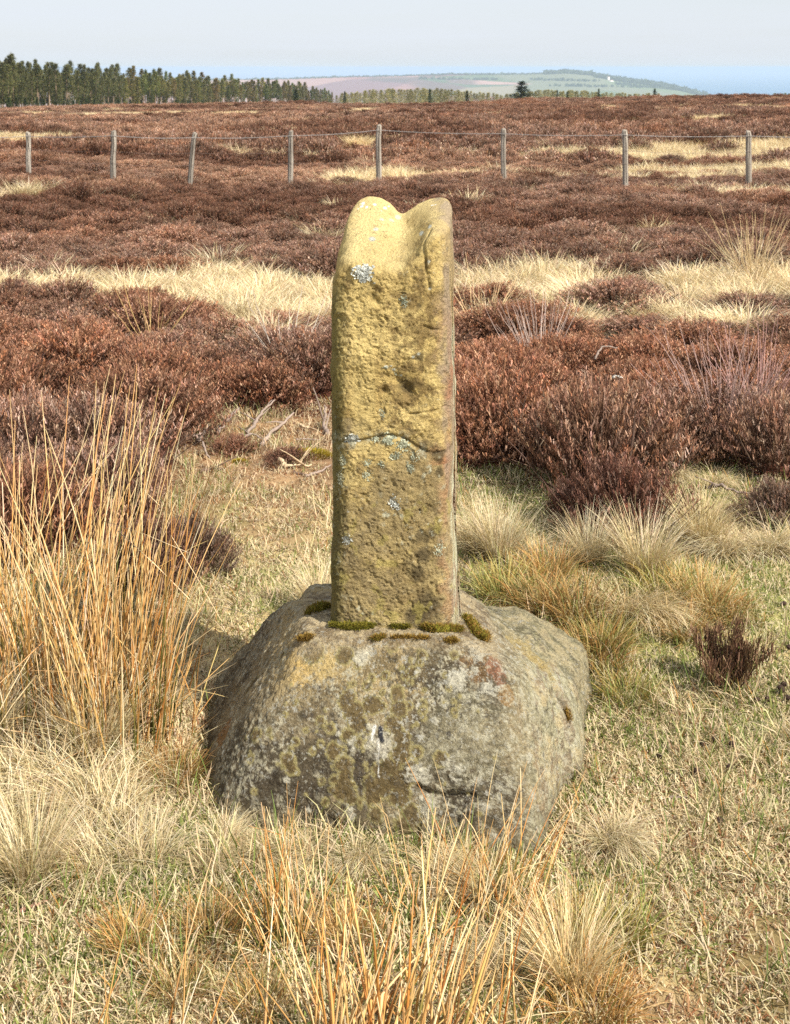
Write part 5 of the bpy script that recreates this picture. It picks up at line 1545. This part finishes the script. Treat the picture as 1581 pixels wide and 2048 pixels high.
# woodland on the far hill: a mass of crowns too far off to tell apart
g = Geo()
rng = np.random.default_rng(3)
hb = BVHTree.FromPolygons([tuple(v_) for v_ in np.stack([fx, fy, HZ.ravel()], 1)], [tuple(int(i) for i in r) for r in hf])
def hill_at(px, py):
    h_ = hb.ray_cast(Vector((0, 0, EYE)), Vector(((px - CX) / FPX, 1, -(py - HOR) / FPX)).normalized())
    return None if h_[0] is None else np.array(h_[0])
def crown(p, r_):
    m = 10
    v = p + rng.normal(size=(m, 3, 3)) * r_ * np.array([0.55, 0.55, 0.42]) + np.array([0, 0, r_ * 0.55])
    g.add(v.reshape(-1, 3), np.arange(m * 3).reshape(-1, 3), S(74, 84, 64) * (0.8 + 0.4 * rng.random()))
for px in np.arange(1090, 1420, 0.75):
    base = np.interp(px, HPX / 7500 * FPX + CX, [p[1] for p in HP])
    for k in range(2):
        p = hill_at(px, base + 0.6 + rng.random() * (5 if px > 1190 else 2.5))
        if p is not None: crown(p, 9 + 7 * rng.random())
for px in np.arange(-100, 1090, 2.2):
    base = np.interp(px, HPX / 7500 * FPX + CX, [p[1] for p in HP])
    p = hill_at(px, base + 0.8 + rng.random())
    if p is not None: crown(p, 5 + 5 * rng.random())
for px0, px1, py0, py1, n in ((1060, 1200, 160, 163, 60), (1100, 1330, 172, 176, 70), (840, 1000, 158, 160, 60), (1230, 1390, 168, 184, 110)):
    for i in range(n):
        t = rng.random()
        p = hill_at(px0 + (px1 - px0) * t, py0 + (py1 - py0) * t + rng.normal() * 0.6)
        if p is not None: crown(p, 6 + 6 * rng.random())
wood = link('woodland', g.mesh('woodland', M_needle))
wood['tint'] = [1.0, 1.0, 1.0]
tag(wood, 'dark woods and hedges along the crest of the far hill', 'woodland', kind='stuff')
# white farm buildings
for px, py, L, H_, lab in ((1206, 157, 16, 8, 'tiny white cottage on the far hill below the woods'), (1217, 160, 13, 17, 'tiny tall white building on the far hill below the woods'), (1222, 163, 26, 7, 'tiny long white farm building on the far hill')):
    p = hill_at(px, py)
    e = link('farm_building', None, loc=tuple(p + np.array([0, -4, -1.5])), rotz=0.25)
    tag(e, lab, 'building')
    w_, d_ = L / 2, 4.0
    bx = np.array([[sx * w_, sy * d_, z] for z in (0, H_) for sx, sy in ((-1, -1), (1, -1), (1, 1), (-1, 1))])
    me = mesh_from('wall', bx, np.array([[0, 1, 5, 4], [1, 2, 6, 5], [2, 3, 7, 6], [3, 0, 4, 7]]), np.tile(S(236, 232, 224), (8, 1)), False, M_build)
    link('wall', me, e)
    rf = np.array([[-w_ - .4, -d_ - .4, H_ - .1], [w_ + .4, -d_ - .4, H_ - .1], [w_ + .4, d_ + .4, H_ - .1], [-w_ - .4, d_ + .4, H_ - .1], [-w_ - .4, 0, H_ + 3.2], [w_ + .4, 0, H_ + 3.2]])
    me = mesh_from('roof', rf, [np.array([[0, 1, 5, 4], [2, 3, 4, 5], [3, 2, 1, 0]]), np.array([[1, 2, 5], [3, 0, 4]])], np.tile(S(176, 140, 122), (6, 1)), False, M_build)
    link('roof', me, e)

# ------------------------------------------------------------------ haze over the valley and the sea
hz0, hz1 = -236.0, 16.0
hv = np.array([[sx, sy, z] for z in (hz0, hz1) for sx, sy in ((-56000, -60), (56000, -60), (56000, 56000), (-56000, 56000))])
M_haze = bpy.data.materials.new('haze')
M_haze.use_nodes = True
hn = M_haze.node_tree.nodes
hn.remove(hn['Principled BSDF'])
pv = hn.new('ShaderNodeVolumePrincipled')
pv.inputs['Color'].default_value = (0.58, 0.70, 0.86, 1)
pv.inputs['Density'].default_value = 9.5e-5
pv.inputs['Anisotropy'].default_value = 0.0
M_haze.node_tree.links.new(pv.outputs['Volume'], hn['Material Output'].inputs['Volume'])
haze = link('haze', mesh_from('haze', hv, np.array([[3, 2, 1, 0], [4, 5, 6, 7], [0, 1, 5, 4], [1, 2, 6, 5], [2, 3, 7, 6], [3, 0, 4, 7]]), None, False, M_haze))
tag(haze, 'pale sea haze lying over the valley and the sea', 'haze', kind='stuff')
